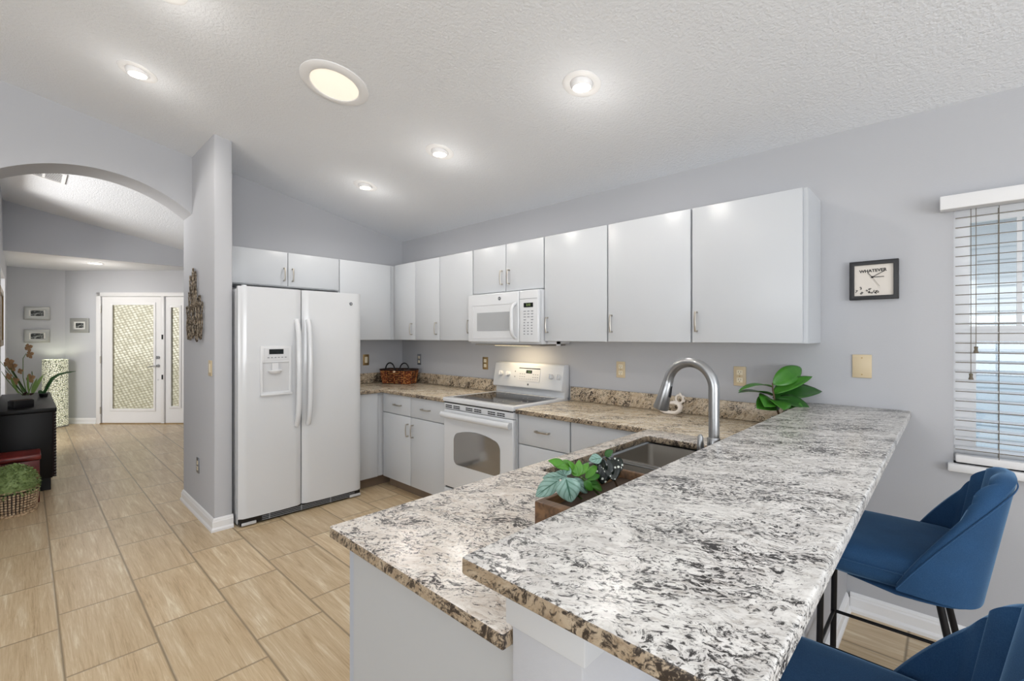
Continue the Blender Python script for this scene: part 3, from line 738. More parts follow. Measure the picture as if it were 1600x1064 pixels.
for (y0, y1) in ((-1.165, -.82), (-1.605, -1.195)):
    bw = bowl(y0, y1, .70).build('bowl', 'steel', t, smooth=50)
    b = MB(); b.lathe([(.045, .0015), (.043, .004), (.03, .002), (.0, .001)], (3.62, (y0+y1)/2, .70), n=24); b.build('drain', 'chrome', bw)
b = MB(); b.box(3.415, 3.83, -1.196, -1.164, .868, .880).bevel(.005, 3); b.build('divider', 'brushed_nickel', t)
t = thing('faucet', 'tall brushed nickel gooseneck faucet with pull-down spray head', 'faucet', (3.872, -1.225, .915))
fx, fy_ = 3.872, -1.225
b = MB(); b.lathe([(0, 0), (.031, 0), (.031, .006), (.026, .012), (.0235, .03), (.0235, .115), (.021, .125), (.019, .13)], (fx, fy_, .915), n=28); b.build('base', 'brushed_nickel', t)
R = .092; dirx = Vector((-.99, .12, 0)).normalized(); pts = [(fx, fy_, 1.03), (fx, fy_, 1.10), (fx, fy_, 1.16)]
for i in range(0, 23):
    a = pi*(i/22)*.93; c0 = Vector((fx, fy_, 1.218))+dirx*R; pts.append(c0-dirx*(R*cos(a))+Vector((0, 0, R*sin(a))))
b = MB(); b.tube(pts, .0185, 18); b.build('gooseneck', 'brushed_nickel', t, smooth=60)
e = Vector(pts[-1]); dn = (Vector(pts[-1])-Vector(pts[-2])).normalized()
b = MB(); b.tube([e-dn*.002, e+dn*.012, e+dn*.014, e+dn*.06, e+dn*.115, e+dn*.120], [.0195, .0195, .0205, .0235, .0300, .0285], 22); sh = b.build('spray_head', 'brushed_nickel', t, smooth=45)
b = MB(); b.tube([e+dn*.1195, e+dn*.122], [.024, .022], 20); b.build('nozzle', 'dark_gap', sh)
sd = -dirx
b = MB(); b.tube([e+dn*.025+sd*.020, e+dn*.07+sd*.026], [.006, .007], 10, flat=.5); b.build('spray_button', 'dark_gap', sh)
b = MB(); b.tube([(fx, fy_, .97), (fx-.02, fy_+.03, .973), (fx-.035, fy_+.05, .976)], [.012, .011, .009], 12); b.tube([(fx-.035, fy_+.05, .97), (fx-.04, fy_+.056, 1.03)], [.008, .006], 10); b.build('lever', 'brushed_nickel', t)
t = thing('soap_dispenser', 'small brushed nickel soap pump standing beside the faucet', 'soap dispenser', (3.845, -1.235, .915))
b = MB(); b.lathe([(0, 0), (.014, 0), (.014, .006), (.010, .010), (.010, .06), (.0115, .062), (.0125, .10), (.009, .135), (.003, .142), (0, .142)], (3.838, -1.262, .915), n=20); b.build('pump', 'brushed_nickel', t)

# ------------------------------------------------------------------ wall plates
def plate(name, label, cat, W, a, d, z, kind, mat, w_=.070, h=.115, face='ivory_light', sgn=1):
    # W: 'N', 'F' or 'S' (wall facing -y at y = d)
    def bx(b, a0, a1, t0, t1, z0, z1):
        if W == 'N': b.box(a0, a1, -t1, -t0, z0, z1)
        elif W == 'F': b.box(t0, t1, a0, a1, z0, z1)
        else: b.box(a0, a1, d-t1, d-t0, z0, z1)
        return b
    loc = {'N': (a, 0, z), 'F': (0, a, z), 'S': (a, d, z)}[W]
    t = thing(name, label, cat, loc, group='outlets and switches on the walls')
    b = bx(MB(), a-w_/2, a+w_/2, .0005, .0065, z-h/2, z+h/2).bevel(.003, 2); b.build('cover_plate', mat, t)
    if kind == 'outlet':
        for q in (-1, 1):
            b = bx(MB(), a-.017, a+.017, .006, .0085, z+q*.0225-.0145, z+q*.0225+.0145).bevel(.004, 2); r = b.build('receptacle', face, t)
            b = MB(); bx(b, a-.008, a-.006, .0085, .009, z+q*.0225-.001, z+q*.0225+.008); bx(b, a+.006, a+.008, .0085, .009, z+q*.0225-.001, z+q*.0225+.008); bx(b, a-.002, a+.002, .0085, .009, z+q*.0225-.010, z+q*.0225-.006); b.build('slots', 'dark_gap', r)
        b = bx(MB(), a-.003, a+.003, .006, .0075, z-.003, z+.003); b.build('screw', 'brass', t)
    elif kind == 'switch':
        b = bx(MB(), a-.016, a+.016, .006, .0095, z-.032, z+.032).bevel(.003, 2); b.build('rocker', face, t)
    elif kind == 'blank':
        b = MB(); bx(b, a-.003, a+.003, .006, .0078, z-.045, z-.039); bx(b, a-.003, a+.003, .006, .0078, z+.039, z+.045); b.build('screw', 'brass', t)
    return t
plate('wall_outlet', 'ivory outlet on the back wall between faucet and potted plant', 'outlet', 'N', 3.579, 0, 1.171, 'outlet', 'ivory')
plate('wall_outlet', 'ivory outlet on the back wall between range and faucet', 'outlet', 'N', 2.782, 0, 1.171, 'outlet', 'ivory')
plate('wall_outlet', 'brass-toned outlet on the back wall just left of the range backguard', 'outlet', 'N', 1.372, 0, 1.161, 'outlet', 'brass')
plate('wall_outlet', 'grey outlet on the back wall near the corner above the basket', 'outlet', 'N', .332, 0, 1.161, 'outlet', 'grey_plate')
plate('wall_switch', 'brass-toned plate on the wall right beside the refrigerator', 'switch', 'F', -.447, 0, 1.161, 'switch', 'brass')
plate('blank_cover_plate', 'ivory blank wall plate below the black clock', 'wall plate', 'N', 4.161, 0, 1.256, 'blank', 'ivory', .080, .118)
plate('wall_switch', 'ivory light switch on the wing wall beneath the metal leaf sculpture', 'switch', 'S', .548, -1.99, 1.175, 'switch', 'ivory', .085)
plate('wall_outlet', 'grey outlet low on the wing wall above its baseboard', 'outlet', 'S', .195, -1.99, .395, 'outlet', 'grey_plate', .075, .12)

# ------------------------------------------------------------------ clock
t = thing('wall_clock', 'black framed rectangular novelty clock with fallen numbers', 'clock', (4.209, 0, 1.59))
b = MB(); b.holed((4.112, 4.306, 1.591, 1.785), (4.132, 4.286, 1.611, 1.765), 'y', -.026, -.001); b.bevel(.002, 2); b.build('frame', 'clock_frame', t)
b = MB(); b.box(4.128, 4.290, -.016, -.002, 1.607, 1.769); fc = b.build('dial', 'clock_face', t)
cy = -.0168; up_ = (pi/2, 0, 0)
text('lettering', 'WHATEVER', .0205, 'ink', fc, (4.206, cy, 1.735), (pi/2, radians(-2), 0), .0004, bold=.0006)
nums = [('7', 4.140, 1.634, 10), ('3', 4.158, 1.650, -15), ('8', 4.161, 1.625, 40), ('9', 4.178, 1.636, 70), ('6', 4.194, 1.644, 60), ('4', 4.190, 1.629, 20), ('5', 4.199, 1.626, -70), ('12', 4.213, 1.630, 25), ('10', 4.221, 1.627, -35)]
for ch, x, z, r in nums: text('numeral', ch, .0185, 'ink', fc, (x, cy, z), (pi/2, radians(r), 0), .0004, bold=.0005)
def hand(L, ang, w_, mat='ink', back=0):
    b = MB(); xf = Matrix.Translation((4.204, -.0185, 1.703)) @ Matrix.Rotation(radians(ang), 4, 'Y'); b.box(-w_, w_, -.0008, .0008, -back, L, xf); return b.build('hand', mat, t)
hand(.046, 90, .0016); hand(.058, 60, .0013, back=.0); hand(.030, -38, .0012); hand(.055, 148, .0005, 'ink_grey')
b = MB(); b.cyl((4.204, -.021, 1.703), (4.204, -.016, 1.703), .005, n=16); b.build('hub', 'ink', t)

# ------------------------------------------------------------------ ceiling fixtures
tilt = math.atan(SL)
def ceil_mat(x, y): return Matrix.Translation((x, y, zc(y))) @ Matrix.Rotation(-tilt, 4, 'X')
def eyeball(label, x, y, grp=None):
    t = thing('recessed_light', label, 'ceiling light', (x, y, zc(y)), group='round recessed ceiling lights')
    xf = ceil_mat(x, y)
    b = MB(); b.lathe([(.056, .002), (.060, -.004), (.068, -.007), (.090, -.006), (.096, -.003), (.097, .001)], n=40, xf=xf); b.build('trim_ring', 'trim_white', t)
    q = xf @ Matrix.Rotation(tilt, 4, 'X') @ Matrix.Translation((0, 0, .006))
    b = MB(); b.lathe([(.058, .01), (.057, -.004), (.054, -.018), (.049, -.026), (.045, -.028), (.043, -.024)], n=36, xf=q); b.build('eyeball', 'trim_white', t)
    b = MB(); b.lathe([(.044, -.0245), (.030, -.028), (0, -.029)], n=30, xf=q); b.build('lens', 'lens_glow', t)
    l = bpy.data.lights.new('lamp_light', 'SPOT'); l.energy = SPOT_E; l.color = (1, .95, .885); l.shadow_soft_size = .035; l.spot_size = radians(165); l.spot_blend = .5
    o = bpy.data.objects.new('lamp_light', l); COL.objects.link(o); o.parent = t; o.location = (0, 0, -.05)
    l2 = bpy.data.lights.new('lamp_glow', 'POINT'); l2.energy = 1.0; l2.color = (1, .96, .90); l2.shadow_soft_size = .05
    o2 = bpy.data.objects.new('lamp_glow', l2); COL.objects.link(o2); o2.parent = t; o2.location = (0, 0, -.22)
eyeball('round recessed ceiling light, smallest and nearest the fridge wall corner', .943, -.972)
eyeball('round recessed ceiling light in front of the microwave, between its two neighbours', 1.958, -.979)
eyeball('round recessed ceiling light on the right, above the sink area', 3.146, -1.005)
eyeball('round recessed ceiling light on the left, in front of the arch', 1.014, -2.472)
eyeball('ceiling light cut off by the top edge of the photo', 1.93, -2.505)
eyeball('unseen ceiling light added over the bar to brighten its top', 3.12, -2.50)  # added lamp continuing the grid, there to light the bar top
x, y = 1.990, -1.735
t = thing('tubular_skylight', 'large round tubular skylight with a glowing cream diffuser', 'skylight', (x, y, zc(y))); xf = ceil_mat(x, y)
b = MB(); b.lathe([(.128, .006), (.132, -.012), (.140, -.016), (.172, -.010), (.184, -.004), (.185, .001)], n=56, xf=xf); b.build('trim_ring', 'trim_white', t)
b = MB(); b.lathe([(.130, -.008), (.09, -.012), (0, -.013)], n=48, xf=xf); b.build('diffuser', 'tube_glow', t)
t = thing('recessed_light', 'flat recessed light in the low foyer ceiling near the front door', 'ceiling light', (-4.53, -2.23, ZB))
b = MB(); b.lathe([(.10, 0), (.098, -.006), (.078, -.008), (.075, -.002)], (-4.53, -2.23, ZB), n=36); b.build('trim_ring', 'trim_white', t)
b = MB(); b.lathe([(.076, -.003), (0, -.004)], (-4.53, -2.23, ZB), n=30); b.build('lens', 'lens_glow', t)
l = bpy.data.lights.new('lamp_light', 'POINT'); l.energy = 5; l.color = (1, .93, .84); l.shadow_soft_size = .05
o = bpy.data.objects.new('lamp_light', l); COL.objects.link(o); o.parent = t; o.location = (0, 0, -.40)
# vent
vx, vy = -2.03, -2.80
t = thing('ceiling_vent', 'white slatted air vent on the hall ceiling beyond the arch', 'vent', (vx, vy, zc(vy))); xf = ceil_mat(vx, vy)
b = MB(); 
for a_ in ((-.21, .21, -.16, -.13), (-.21, .21, .13, .16), (-.21, -.18, -.13, .13), (.18, .21, -.13, .13)): b.box(a_[0], a_[1], a_[2], a_[3], -.010, .001, xf)
b.build('vent_frame', 'trim_white', t)
b = MB(); b.box(-.18, .18, -.13, .13, -.002, .001, xf); b.build('vent_backing', 'dark_gap', t)
b = MB()
for i in range(11): b.box(-.165+i*.033-.005, -.165+i*.033+.005, -.13, .13, -.0045, -.0025, xf)
b.box(-.18, .18, -.01, .01, -.005, -.0025, xf); b.build('louvres', 'trim_white', t)

# ------------------------------------------------------------------ metal leaf sculpture
b = MB(); rs = random.Random(3)
def vein_leaf(cx_, cz_, ang, L, W):
    n = 14; pts = []
    for i in range(n+1):
        a = 2*pi*i/n; u = L/2*cos(a); v = W/2*sin(a)*(1-.25*cos(a))
        pts.append((cx_+u*sin(ang)+v*cos(ang), -2.005-.006*sin(a), cz_+u*cos(ang)-v*sin(ang)))
    b.tube(pts, .0048, 6, cap=False)
    b.tube([(cx_-L/2*sin(ang), -2.007, cz_-L/2*cos(ang)), (cx_+L/2*sin(ang), -2.009, cz_+L/2*cos(ang))], .003, 6)
    for q in (-.25, 0, .25):
        for sg in (-1, 1):
            x0 = cx_+q*L*sin(ang); z0 = cz_+q*L*cos(ang)
            b.tube([(x0, -2.007, z0), (x0+sg*W*.36*cos(ang)+.10*L*sin(ang), -2.006, z0-sg*W*.36*sin(ang)+.10*L*cos(ang))], .0022, 5)
for (a_, x, z, L, W) in ((0, .10, 1.86, .22, .09), (.18, .16, 1.84, .20, .08), (-.2, .03, 1.82, .20, .09), (.05, .10, 1.72, .18, .10), (.25, .17, 1.72, .16, .08), (-.3, .00, 1.70, .18, .09),
                      (.5, .27, 1.66, .18, .10), (.8, .33, 1.62, .16, .09), (.1, .24, 1.60, .20, .10), (-.1, .14, 1.60, .20, .11), (-.35, .02, 1.60, .20, .10), (-.6, -.06, 1.60, .17, .08),
                      (.3, .34, 1.52, .16, .09), (0, .26, 1.50, .18, .10), (-.2, .12, 1.50, .17, .10), (-.1, -.02, 1.50, .18, .10), (.15, -.08, 1.52, .14, .07), (.35, .22, 1.44, .13, .08), (-.2, .32, 1.45, .12, .08), (.1, .00, 1.445, .12, .09), (-.25, -.07, 1.45, .12, .07), (.2, .08, 1.45, .10, .07)):
    vein_leaf(x, z-.01, a_*1.25, L*.92, W*1.5)
b.tube([(.10, -2.003, 1.42), (.12, -2.003, 1.62), (.10, -2.003, 1.95)], .006, 8)
tag(b.build('metal_wall_art', 'metal_leaf'), 'openwork bronze metal leaf sculpture hung on the wing wall', 'wall art')

# ------------------------------------------------------------------ corner basket
t = thing('wicker_basket', 'brown woven basket with two dark handles in the counter corner', 'basket', (.275, -.215, .915), rot=radians(24))
def srect(a, hw, hd, p=.35):
    c_, s_ = cos(a), sin(a); return (hw*math.copysign(abs(c_)**p, c_), hd*math.copysign(abs(s_)**p, s_))
b = MB()
b.grid(lambda u, v: (*srect(2*pi*u, .158+.022*v, .082+.018*v), .004+.135*v), 48, 4); b.grid(lambda u, v: tuple(Vector((*srect(2*pi*u, .158*v, .082*v), .004))), 48, 2)
b.build('basket_lining', 'wicker_dark', t, local=True)
b = MB()
for i in range(40):
    a = 2*pi*i/40; x0, y0 = srect(a, .162, .086); x1, y1 = srect(a, .184, .104)
    b.tube([(x0, y0, 0.002), (x1, y1, .142)], .0045, 6)
b.build('stakes', 'wicker_brown', t, local=True)
b = MB()
for r_ in range(7):
    v = (r_+.5)/7; pts = []
    for i in range(81):
        a = 2*pi*i/80; o_ = .004*(1 if (i+r_) % 2 else -1)
        x, y = srect(a, .163+.022*v+o_, .087+.018*v+o_); pts.append((x, y, .004+.135*v))
    b.tube(pts, .0052, 6, cap=False)
b.build('weave', 'wicker_brown', t, local=True)
b = MB(); b.tube([(*srect(2*pi*i/60, .187, .107), .146) for i in range(61)], .008, 8, cap=False); b.build('rim', 'wicker_dark', t, local=True)
for y, in ((-.0,),):
    for x0 in (-.10, .075):
        b = MB(); b.tube([(x0+.055*cos(pi*i/12), -.02, .14+.075*sin(pi*i/12)) for i in range(13)], .007, 8); b.build('handle', 'black_plastic', t, local=True)
b = MB(); b.lathe([(0, .012), (.012, .009), (.016, 0), (.012, -.009), (0, -.012)], (.01, -.112, .13), n=14); b.build('clasp', 'seagrass', t, local=True)

# ------------------------------------------------------------------ ceramic sponge holder (bird)
t = thing('ceramic_sponge_holder', 'white ceramic bird-shaped sponge holder behind the faucet head', 'ornament', (3.20, -.10, .915))
b = MB(); n = 20
pts = [(3.135, -.105, .965), (3.140, -.105, .935), (3.165, -.105, .926), (3.20, -.105, .924), (3.235, -.105, .927), (3.258, -.105, .945), (3.262, -.105, .968), (3.250, -.105, .985), (3.225, -.105, .990), (3.19, -.105, .985)]
b.tube(pts, [.012, .014, .013, .012, .013, .015, .015, .014, .013, .010], 12, flat=1.6, up=(0, 1, 0)); b.build('body', 'ceramic', t, smooth=60)
b = MB(); b.tube([(3.130, -.105, .95), (3.122, -.105, .985), (3.135, -.105, 1.015), (3.150, -.105, 1.03)], [.014, .016, .018, .012], 12); b.build('head', 'ceramic', t, smooth=60)
b = MB(); b.tube([(3.255+.024*cos(a/12*2*pi), -.105, 1.016+.026*sin(a/12*2*pi)) for a in range(13)], .007, 8, cap=False)
for a in (0, 50, 100): b.lathe([(0, .009), (.008, .004), (.008, -.004), (0, -.009)], (3.255+.030*cos(radians(a-20)), -.105, 1.016+.032*sin(radians(a-20))), n=10)
b.build('tail_ring', 'ceramic', t, smooth=60)
b = MB(); b.lathe([(0, .010), (.007, .004), (.006, -.005), (0, -.008)], (3.155, -.105, 1.048), n=10); b.build('comb', 'duck_foot', t)

# ------------------------------------------------------------------ potted plant behind the bar
t = thing('potted_plant', 'green fiddle-leaf plant in a small pot against the back wall by the bar', 'plant', (3.80, -.19, .915))
b = MB(); b.lathe([(0, 0), (.034, 0), (.044, .058), (.047, .066), (.042, .066), (.040, .056), (0, .054)], (3.838, -.185, .915), n=28); b.build('pot', 'pot_white', t)
b = MB(); b.lathe([(.041, 0), (.03, .004), (0, .005)], (3.838, -.185, .971), n=20); b.build('soil', 'soil', t)
b = MB(); b.tube([(3.838, -.185, .972), (3.815, -.19, 1.04), (3.802, -.188, 1.12), (3.80, -.19, 1.16)], [.006, .005, .004, .003], 8); st = b.build('stem', 'stem_brown', t)
def lf(parent, mat, base, d, L, W, droop, **kw):
    b = MB(); b.leaf(base, d, L, W, droop, n=10, **kw); return b.build('leaf', mat, parent, smooth=60, solid=.0008)
Rv = RT; Fv = FW
def dr(r, f, u): return Rv*r+Fv*f+Vector((0, 0, u))
o_ = Vector((3.80, -.19, 1.10))
lf(t, 'leaf_green', o_+Vector((0, 0, .05)), dr(.88, .0, .55), .23, .095, .38, up=-Fv+Vector((0, 0, .5)))
lf(t, 'leaf_green', o_+Vector((0, 0, .035)), dr(-.95, -.2, .35), .20, .075, .42)
lf(t, 'leaf_dark', o_+Vector((0, 0, -.01)), dr(-.95, -.35, .35), .24, .085, .22)
lf(t, 'leaf_green', o_+Vector((0, 0, .0)), dr(.80, -.1, .50), .23, .085, .15, up=-Fv*.5+Vector((0, 0, 1)))
lf(t, 'leaf_dark', o_+Vector((0, 0, -.02)), dr(.90, -.2, .38), .26, .12, .32, up=-Fv*.7+Vector((0, 0, 1)))
lf(t, 'leaf_green', o_+Vector((.02, -.02, -.03)), dr(-.25, -.85, -.05), .17, .10, .10, up=-Fv*.8+Vector((0, 0, 1)))
lf(t, 'leaf_green', o_+Vector((.0, .0, -.03)), dr(-.55, -.75, .05), .19, .12, .15, up=-Fv*.8+Vector((0, 0, 1)))
lf(t, 'leaf_green', o_+Vector((.01, .0, -.045)), dr(-.75, -.55, .0), .17, .11, .12, up=-Fv*.9+Vector((0, 0, 1)))
lf(t, 'leaf_green', o_+Vector((.01, .0, -.045)), dr(.35, -.85, .0), .16, .11, .12, up=-Fv*.9+Vector((0, 0, 1)))
lf(t, 'leaf_dark', o_+Vector((0, 0, -.03)), dr(.5, -.8, .12), .18, .10, .3, up=-Fv*.8+Vector((0, 0, 1)))

# ------------------------------------------------------------------ wooden planter tray with plants
TX0, TX1, TY0, TY1 = 3.742, 3.870, -2.06, -1.66
t = thing('planter_tray', 'long walnut planter tray on the peninsula beside the bar', 'planter', ((TX0+TX1)/2, (TY0+TY1)/2, .915))
b = MB(); b.holed((TX0, TX1, TY0, TY1), (TX0+.012, TX1-.012, TY0+.03, TY1-.012), 'z', .916, 1.000); b.bevel(.003, 2); b.build('tray', 'walnut', t)
b = MB(); b.box(TX0+.005, TX1-.005, TY0+.02, TY1-.005, .918, .975); b.build('soil', 'soil', t)
def pw(u, v, x):          # point on the plane X = x seen in image direction (u, v)
    r = FW+RT*((u-800)/722.2)+Vector((0, 0, (526-v)/722.2)); q = (x-CAM.x)/r.x; return CAM+r*q
t2 = thing('silver_leaf_plant', 'plant with large silvery green veined leaves in the walnut tray', 'plant', (3.80, -1.93, .975))
c0 = pw(884, 757, 3.80)
b = MB(); b.tube([(3.775, -1.90, .97), tuple(c0+Vector((-.01, .01, -.005)))], .003, 6); b.build('stem', 'stem_green', t2)
def leafto(parent, mat, u0, v0, u1, v1, W, x0=3.80, x1=3.80, droop=.15, up=None, **kw):
    a = pw(u0, v0, x0); e = pw(u1, v1, x1); d = e-a; L = d.length
    upv = Vector(up) if up else (-FW*.9+Vector((0, 0, .7)))
    side = d.normalized().cross(upv).normalized(); nu = side.cross(d.normalized())
    e2 = e+nu*L*droop; d = e2-a
    b = MB(); b.leaf(a, d, d.length, W*1.45, droop, up=tuple(upv), n=12, fold=.12, **kw); return b.build('leaf', mat, parent, smooth=60, solid=.0008)
leafto(t2, 'leaf_silver', 884, 746, 893, 785, .040, 3.83, 3.84, .02, up=tuple(-FW+Vector((0, 0, .25))), mid=.4)
leafto(t2, 'leaf_silver', 874, 750, 838, 775, .028, 3.80, 3.76, .25)
leafto(t2, 'leaf_silver', 878, 745, 848, 747, .016, 3.80, 3.76, .2)
leafto(t2, 'leaf_silver', 893, 750, 918, 769, .022, 3.80, 3.80, .2)
leafto(t2, 'leaf_silver', 883, 742, 890, 730, .014, 3.80, 3.80, .2)
leafto(t2, 'leaf_silver', 886, 746, 868, 738, .016, 3.80, 3.78, .2)
t3 = thing('bright_leaf_plant', 'bright green young leafy plant in the middle of the walnut tray', 'plant', (3.80, -1.85, .975))
b = MB(); b.tube([(3.80, -1.85, .97), tuple(pw(908, 745, 3.80))], .003, 6); b.build('stem', 'stem_green', t3)
for (u0, v0, u1, v1, W) in ((886, 730, 857, 720, .017), (884, 731, 864, 726, .012), (890, 732, 872, 730, .012), (895, 731, 880, 719, .012), (897, 733, 888, 722, .012), (903, 745, 905, 719, .016), (908, 742, 919, 723, .012), (906, 742, 912, 726, .011), (915, 748, 932, 727, .015), (918, 750, 937, 742, .013), (900, 740, 893, 724, .012), (902, 744, 894, 733, .012), (920, 755, 941, 765, .020), (912, 752, 926, 766, .016), (916, 752, 934, 755, .014)):
    leafto(t3, 'leaf_bright' if v1 < 740 else 'leaf_green', u0, v0, u1, v1, W, 3.80, 3.80+random.uniform(-.02, .02), .2)
t4 = thing('spotted_leaf_plant', 'dark plant with white polka dots at the sink end of the tray', 'plant', (3.80, -1.75, .975))
b = MB(); b.tube([(3.80, -1.76, .97), tuple(pw(945, 716, 3.80))], .003, 6); b.build('stem', 'stem_brown', t4)
for (u0, v0, u1, v1, W, m_, x1) in ((948, 714, 940, 757, .036, 'leaf_spotted', 3.80), (952, 716, 960, 752, .034, 'leaf_spotted', 3.83), (944, 716, 932, 745, .026, 'leaf_spotted', 3.78), (955, 718, 972, 735, .030, 'leaf_spotted', 3.83), (940, 716, 920, 719, .020, 'leaf_silver', 3.78), (945, 712, 958, 704, .014, 'leaf_dark', 3.82)):
    leafto(t4, m_, u0, v0, u1, v1, W, 3.80, x1, .12)

# ------------------------------------------------------------------ bar stools (local x = away from the bar)
def stool(label, x, y):
    t = thing('bar_stool', label, 'bar stool', (x, y, 0), group='blue velvet bar stools')
    # seat cushion
    b = MB()
    def seat(u, v):
        a = 2*pi*u; c_, s_ = cos(a), sin(a); ex = .42
        X = .215*math.copysign(abs(c_)**ex, c_)+.0; Y = .232*math.copysign(abs(s_)**ex, s_)
        prof = [(.90, .610), (1.0, .628), (1.0, .665), (.985, .692), (.93, .708), (.80, .717), (.5, .722), (.0, .724)]
        q = v*7; i = min(int(q), 6); f_ = q-i; r0, z0 = prof[i]; r1, z1 = prof[i+1]
        r = r0+(r1-r0)*f_; z = z0+(z1-z0)*f_
        return (X*r, Y*r, z)
    b.grid(seat, 56, 14); b.add([seat(i/56, 0) for i in range(56)], [tuple(range(56))]); b.build('seat', 'velvet_blue', t, local=True, smooth=70)
    # piping line around the cushion
    b = MB(); b.tube([(.217*math.copysign(abs(cos(2*pi*i/64))**.42, cos(2*pi*i/64)), .2345*math.copysign(abs(sin(2*pi*i/64))**.42, sin(2*pi*i/64)), .667) for i in range(65)], .0026, 6, cap=False); b.build('piping', 'velvet_blue', t, local=True)
    # shell back
    def edge(ph, inner, v):
        c_, s_ = max(cos(ph), 0), sin(ph); p = .62
        lean = v
        Lx = (.185+.095*lean)*(c_**p); W = (.253-.045*lean*c_**.5); Y = W*math.copysign(abs(s_)**.55, s_)
        X = .045+Lx
        zt_ = .625+.350*(c_**(p*1.0)); zb2 = .600+.018*(1-c_)
        z = zb2+(zt_-zb2)*v
        # lean depends on true height so that the back rakes
        hh = (z-.60)/.375; Lx = (.200+.070*hh)*(c_**p); X = .030+Lx; Y = (.250-.060*hh*c_**.5)*math.copysign(abs(s_)**.55, s_)
        if inner:
            X -= .024*c_**.4; Y -= .022*math.copysign(min(1, abs(s_)*1.6), s_)
            wf = max(0, min(1, (1.05-abs(ph))/.35)); flute = abs(sin(ph*pi/.392+pi/2*0))
            X -= (.016+.016*(flute**.5))*wf*min(1, v*3)*(1 if abs(ph) < 1.12 else 0)*c_**.3
            z = max(z, min(.63, zt_))
        return (X, Y, z)
    nu, nv = 96, 14
    b = MB(); A = lambda u: -pi/2+pi*u
    def ring(u):
        ph = A(u); out = [edge(ph, False, j/nv) for j in range(nv+1)]
        o1 = Vector(edge(ph, False, 1)); i1 = Vector(edge(ph, True, 1)); m_ = (o1+i1)/2+Vector((0, 0, .010)); out.append(tuple(o1.lerp(m_, .6)+Vector((0, 0, .003)))); out.append(tuple(m_)); out.append(tuple(i1.lerp(m_, .6)+Vector((0, 0, .003))))
        out += [edge(ph, True, 1-j/nv) for j in range(nv+1)]
        return out
    rg = [ring(i/nu) for i in range(nu+1)]; m_ = len(rg[0]); vs = [p for r in rg for p in r]
    fs = [(i*m_+j, (i+1)*m_+j, (i+1)*m_+(j+1) % m_, i*m_+(j+1) % m_) for i in range(nu) for j in range(m_)]
    fs += [tuple(range(m_)), tuple(range(nu*m_, (nu+1)*m_))]
    b.add(vs, fs); sb = b.build('backrest', 'velvet_blue', t, local=True, smooth=60)
    b = MB(); b.tube([tuple(Vector(edge(A(i/64), False, .955))+Vector((.004*max(cos(A(i/64)), 0), .003*math.copysign(1, sin(A(i/64))), 0))) for i in range(65)], .0022, 6, cap=False); b.build('seam', 'velvet_blue', sb, local=True)
    b = MB(); b.add([(*Vector(edge(A(i/24), False, 0)).xy*.97, .603) for i in range(25)]+[(-.10, .20, .606), (-.10, -.20, .606)], [tuple(range(27))]); b.build('underpan', 'velvet_blue', t, local=True, solid=.004)
    FXl, BXl = -.195, .155
    legs = [((FXl+.01, -.137, .615), (FXl, -.14, 0)), ((FXl+.01, .137, .615), (FXl, .14, 0)), ((.12, -.12, .605), (.235, -.17, 0)), ((.12, .12, .605), (.235, .17, 0))]
    for p0, p1 in legs:
        b = MB(); b.cyl(p0, p1, .0105, n=14); lg = b.build('leg', 'black_metal', t, local=True)
        b = MB(); b.cyl((p1[0], p1[1], 0), (p1[0], p1[1], .012), .0125, n=14); b.build('foot_cap', 'black_plastic', lg, local=True)
    def at(i, z): p0, p1 = legs[i]; q = (p0[2]-z)/(p0[2]-p1[2]); return tuple(Vector(p0).lerp(Vector(p1), q))
    for i, j in ((0, 1), (0, 2), (1, 3), (2, 3)):
        b = MB(); b.cyl(at(i, .30), at(j, .30), .0062, n=10); b.build('footrest' if (i, j) == (0, 1) else 'stretcher', 'black_metal', t, local=True)
    return t
stool('blue velvet bar stool farther from the camera, near the window wall', 4.335, -.815)
stool('blue velvet bar stool nearest the camera, cut off by the photo edge', 4.335, -1.895)

# ------------------------------------------------------------------ front door in the diagonal wall
t = thing('door_1', 'white front door with patterned glass and a glazed side panel', 'door', BL, ANG); t['kind'] = 'structure'; ROOT[t] = Vector((0, 0, 0))
def lbox(b, u0, u1, v0, v1, d0, d1): b.box(su(u0), su(u1), d0, d1, sz(v1), sz(v0)); return b
b = MB(); zt_ = sz(457)
b.box(su(151.5), su(158), -.02, .10, 0, zt_); b.box(su(151.5), su(300), -.02, .10, sz(463), zt_); b.box(su(252.6), su(257.6), -.02, .10, 0, sz(463)); b.box(su(288), su(294), -.02, .10, 0, sz(463)); b.bevel(.004, 2)
b.build('door_frame', 'trim_white', t, local=True)
b = MB(); zz0, zz1 = .012, sz(463.5)
b.holed((su(158.5), su(252), zz0, zz1), (su(175), su(240.5), sz(639), sz(476)), 'y', .01, .05); b.bevel(.002, 1); dd_ = b.build('door_slab', 'trim_white', t, local=True)
b = MB(); b.holed((su(171.5), su(243), sz(642.5), sz(472.5)), (su(175.5), su(239.8), sz(638.5), sz(476.5)), 'y', -.004, .012); b.bevel(.004, 2); b.build('glass_moulding', 'trim_white', dd_, local=True)
b = MB(); lbox(b, 174, 241.5, 475, 640, .024, .032); b.build('door_glass', 'door_glass', dd_, local=True)
b = MB(); b.holed((su(258), su(287.5), zz0, zz1), (su(267), su(280), sz(635), sz(480)), 'y', .01, .05); b.bevel(.002, 1); sl_ = b.build('side_panel', 'trim_white', t, local=True)
b = MB(); b.holed((su(264), su(283), sz(638), sz(477)), (su(267.2), su(279.8), sz(634.5), sz(480.5)), 'y', -.004, .012); b.bevel(.003, 2); b.build('glass_moulding', 'trim_white', sl_, local=True)
b = MB(); lbox(b, 266, 281, 479, 636, .024, .032); b.build('door_glass', 'door_glass', sl_, local=True)
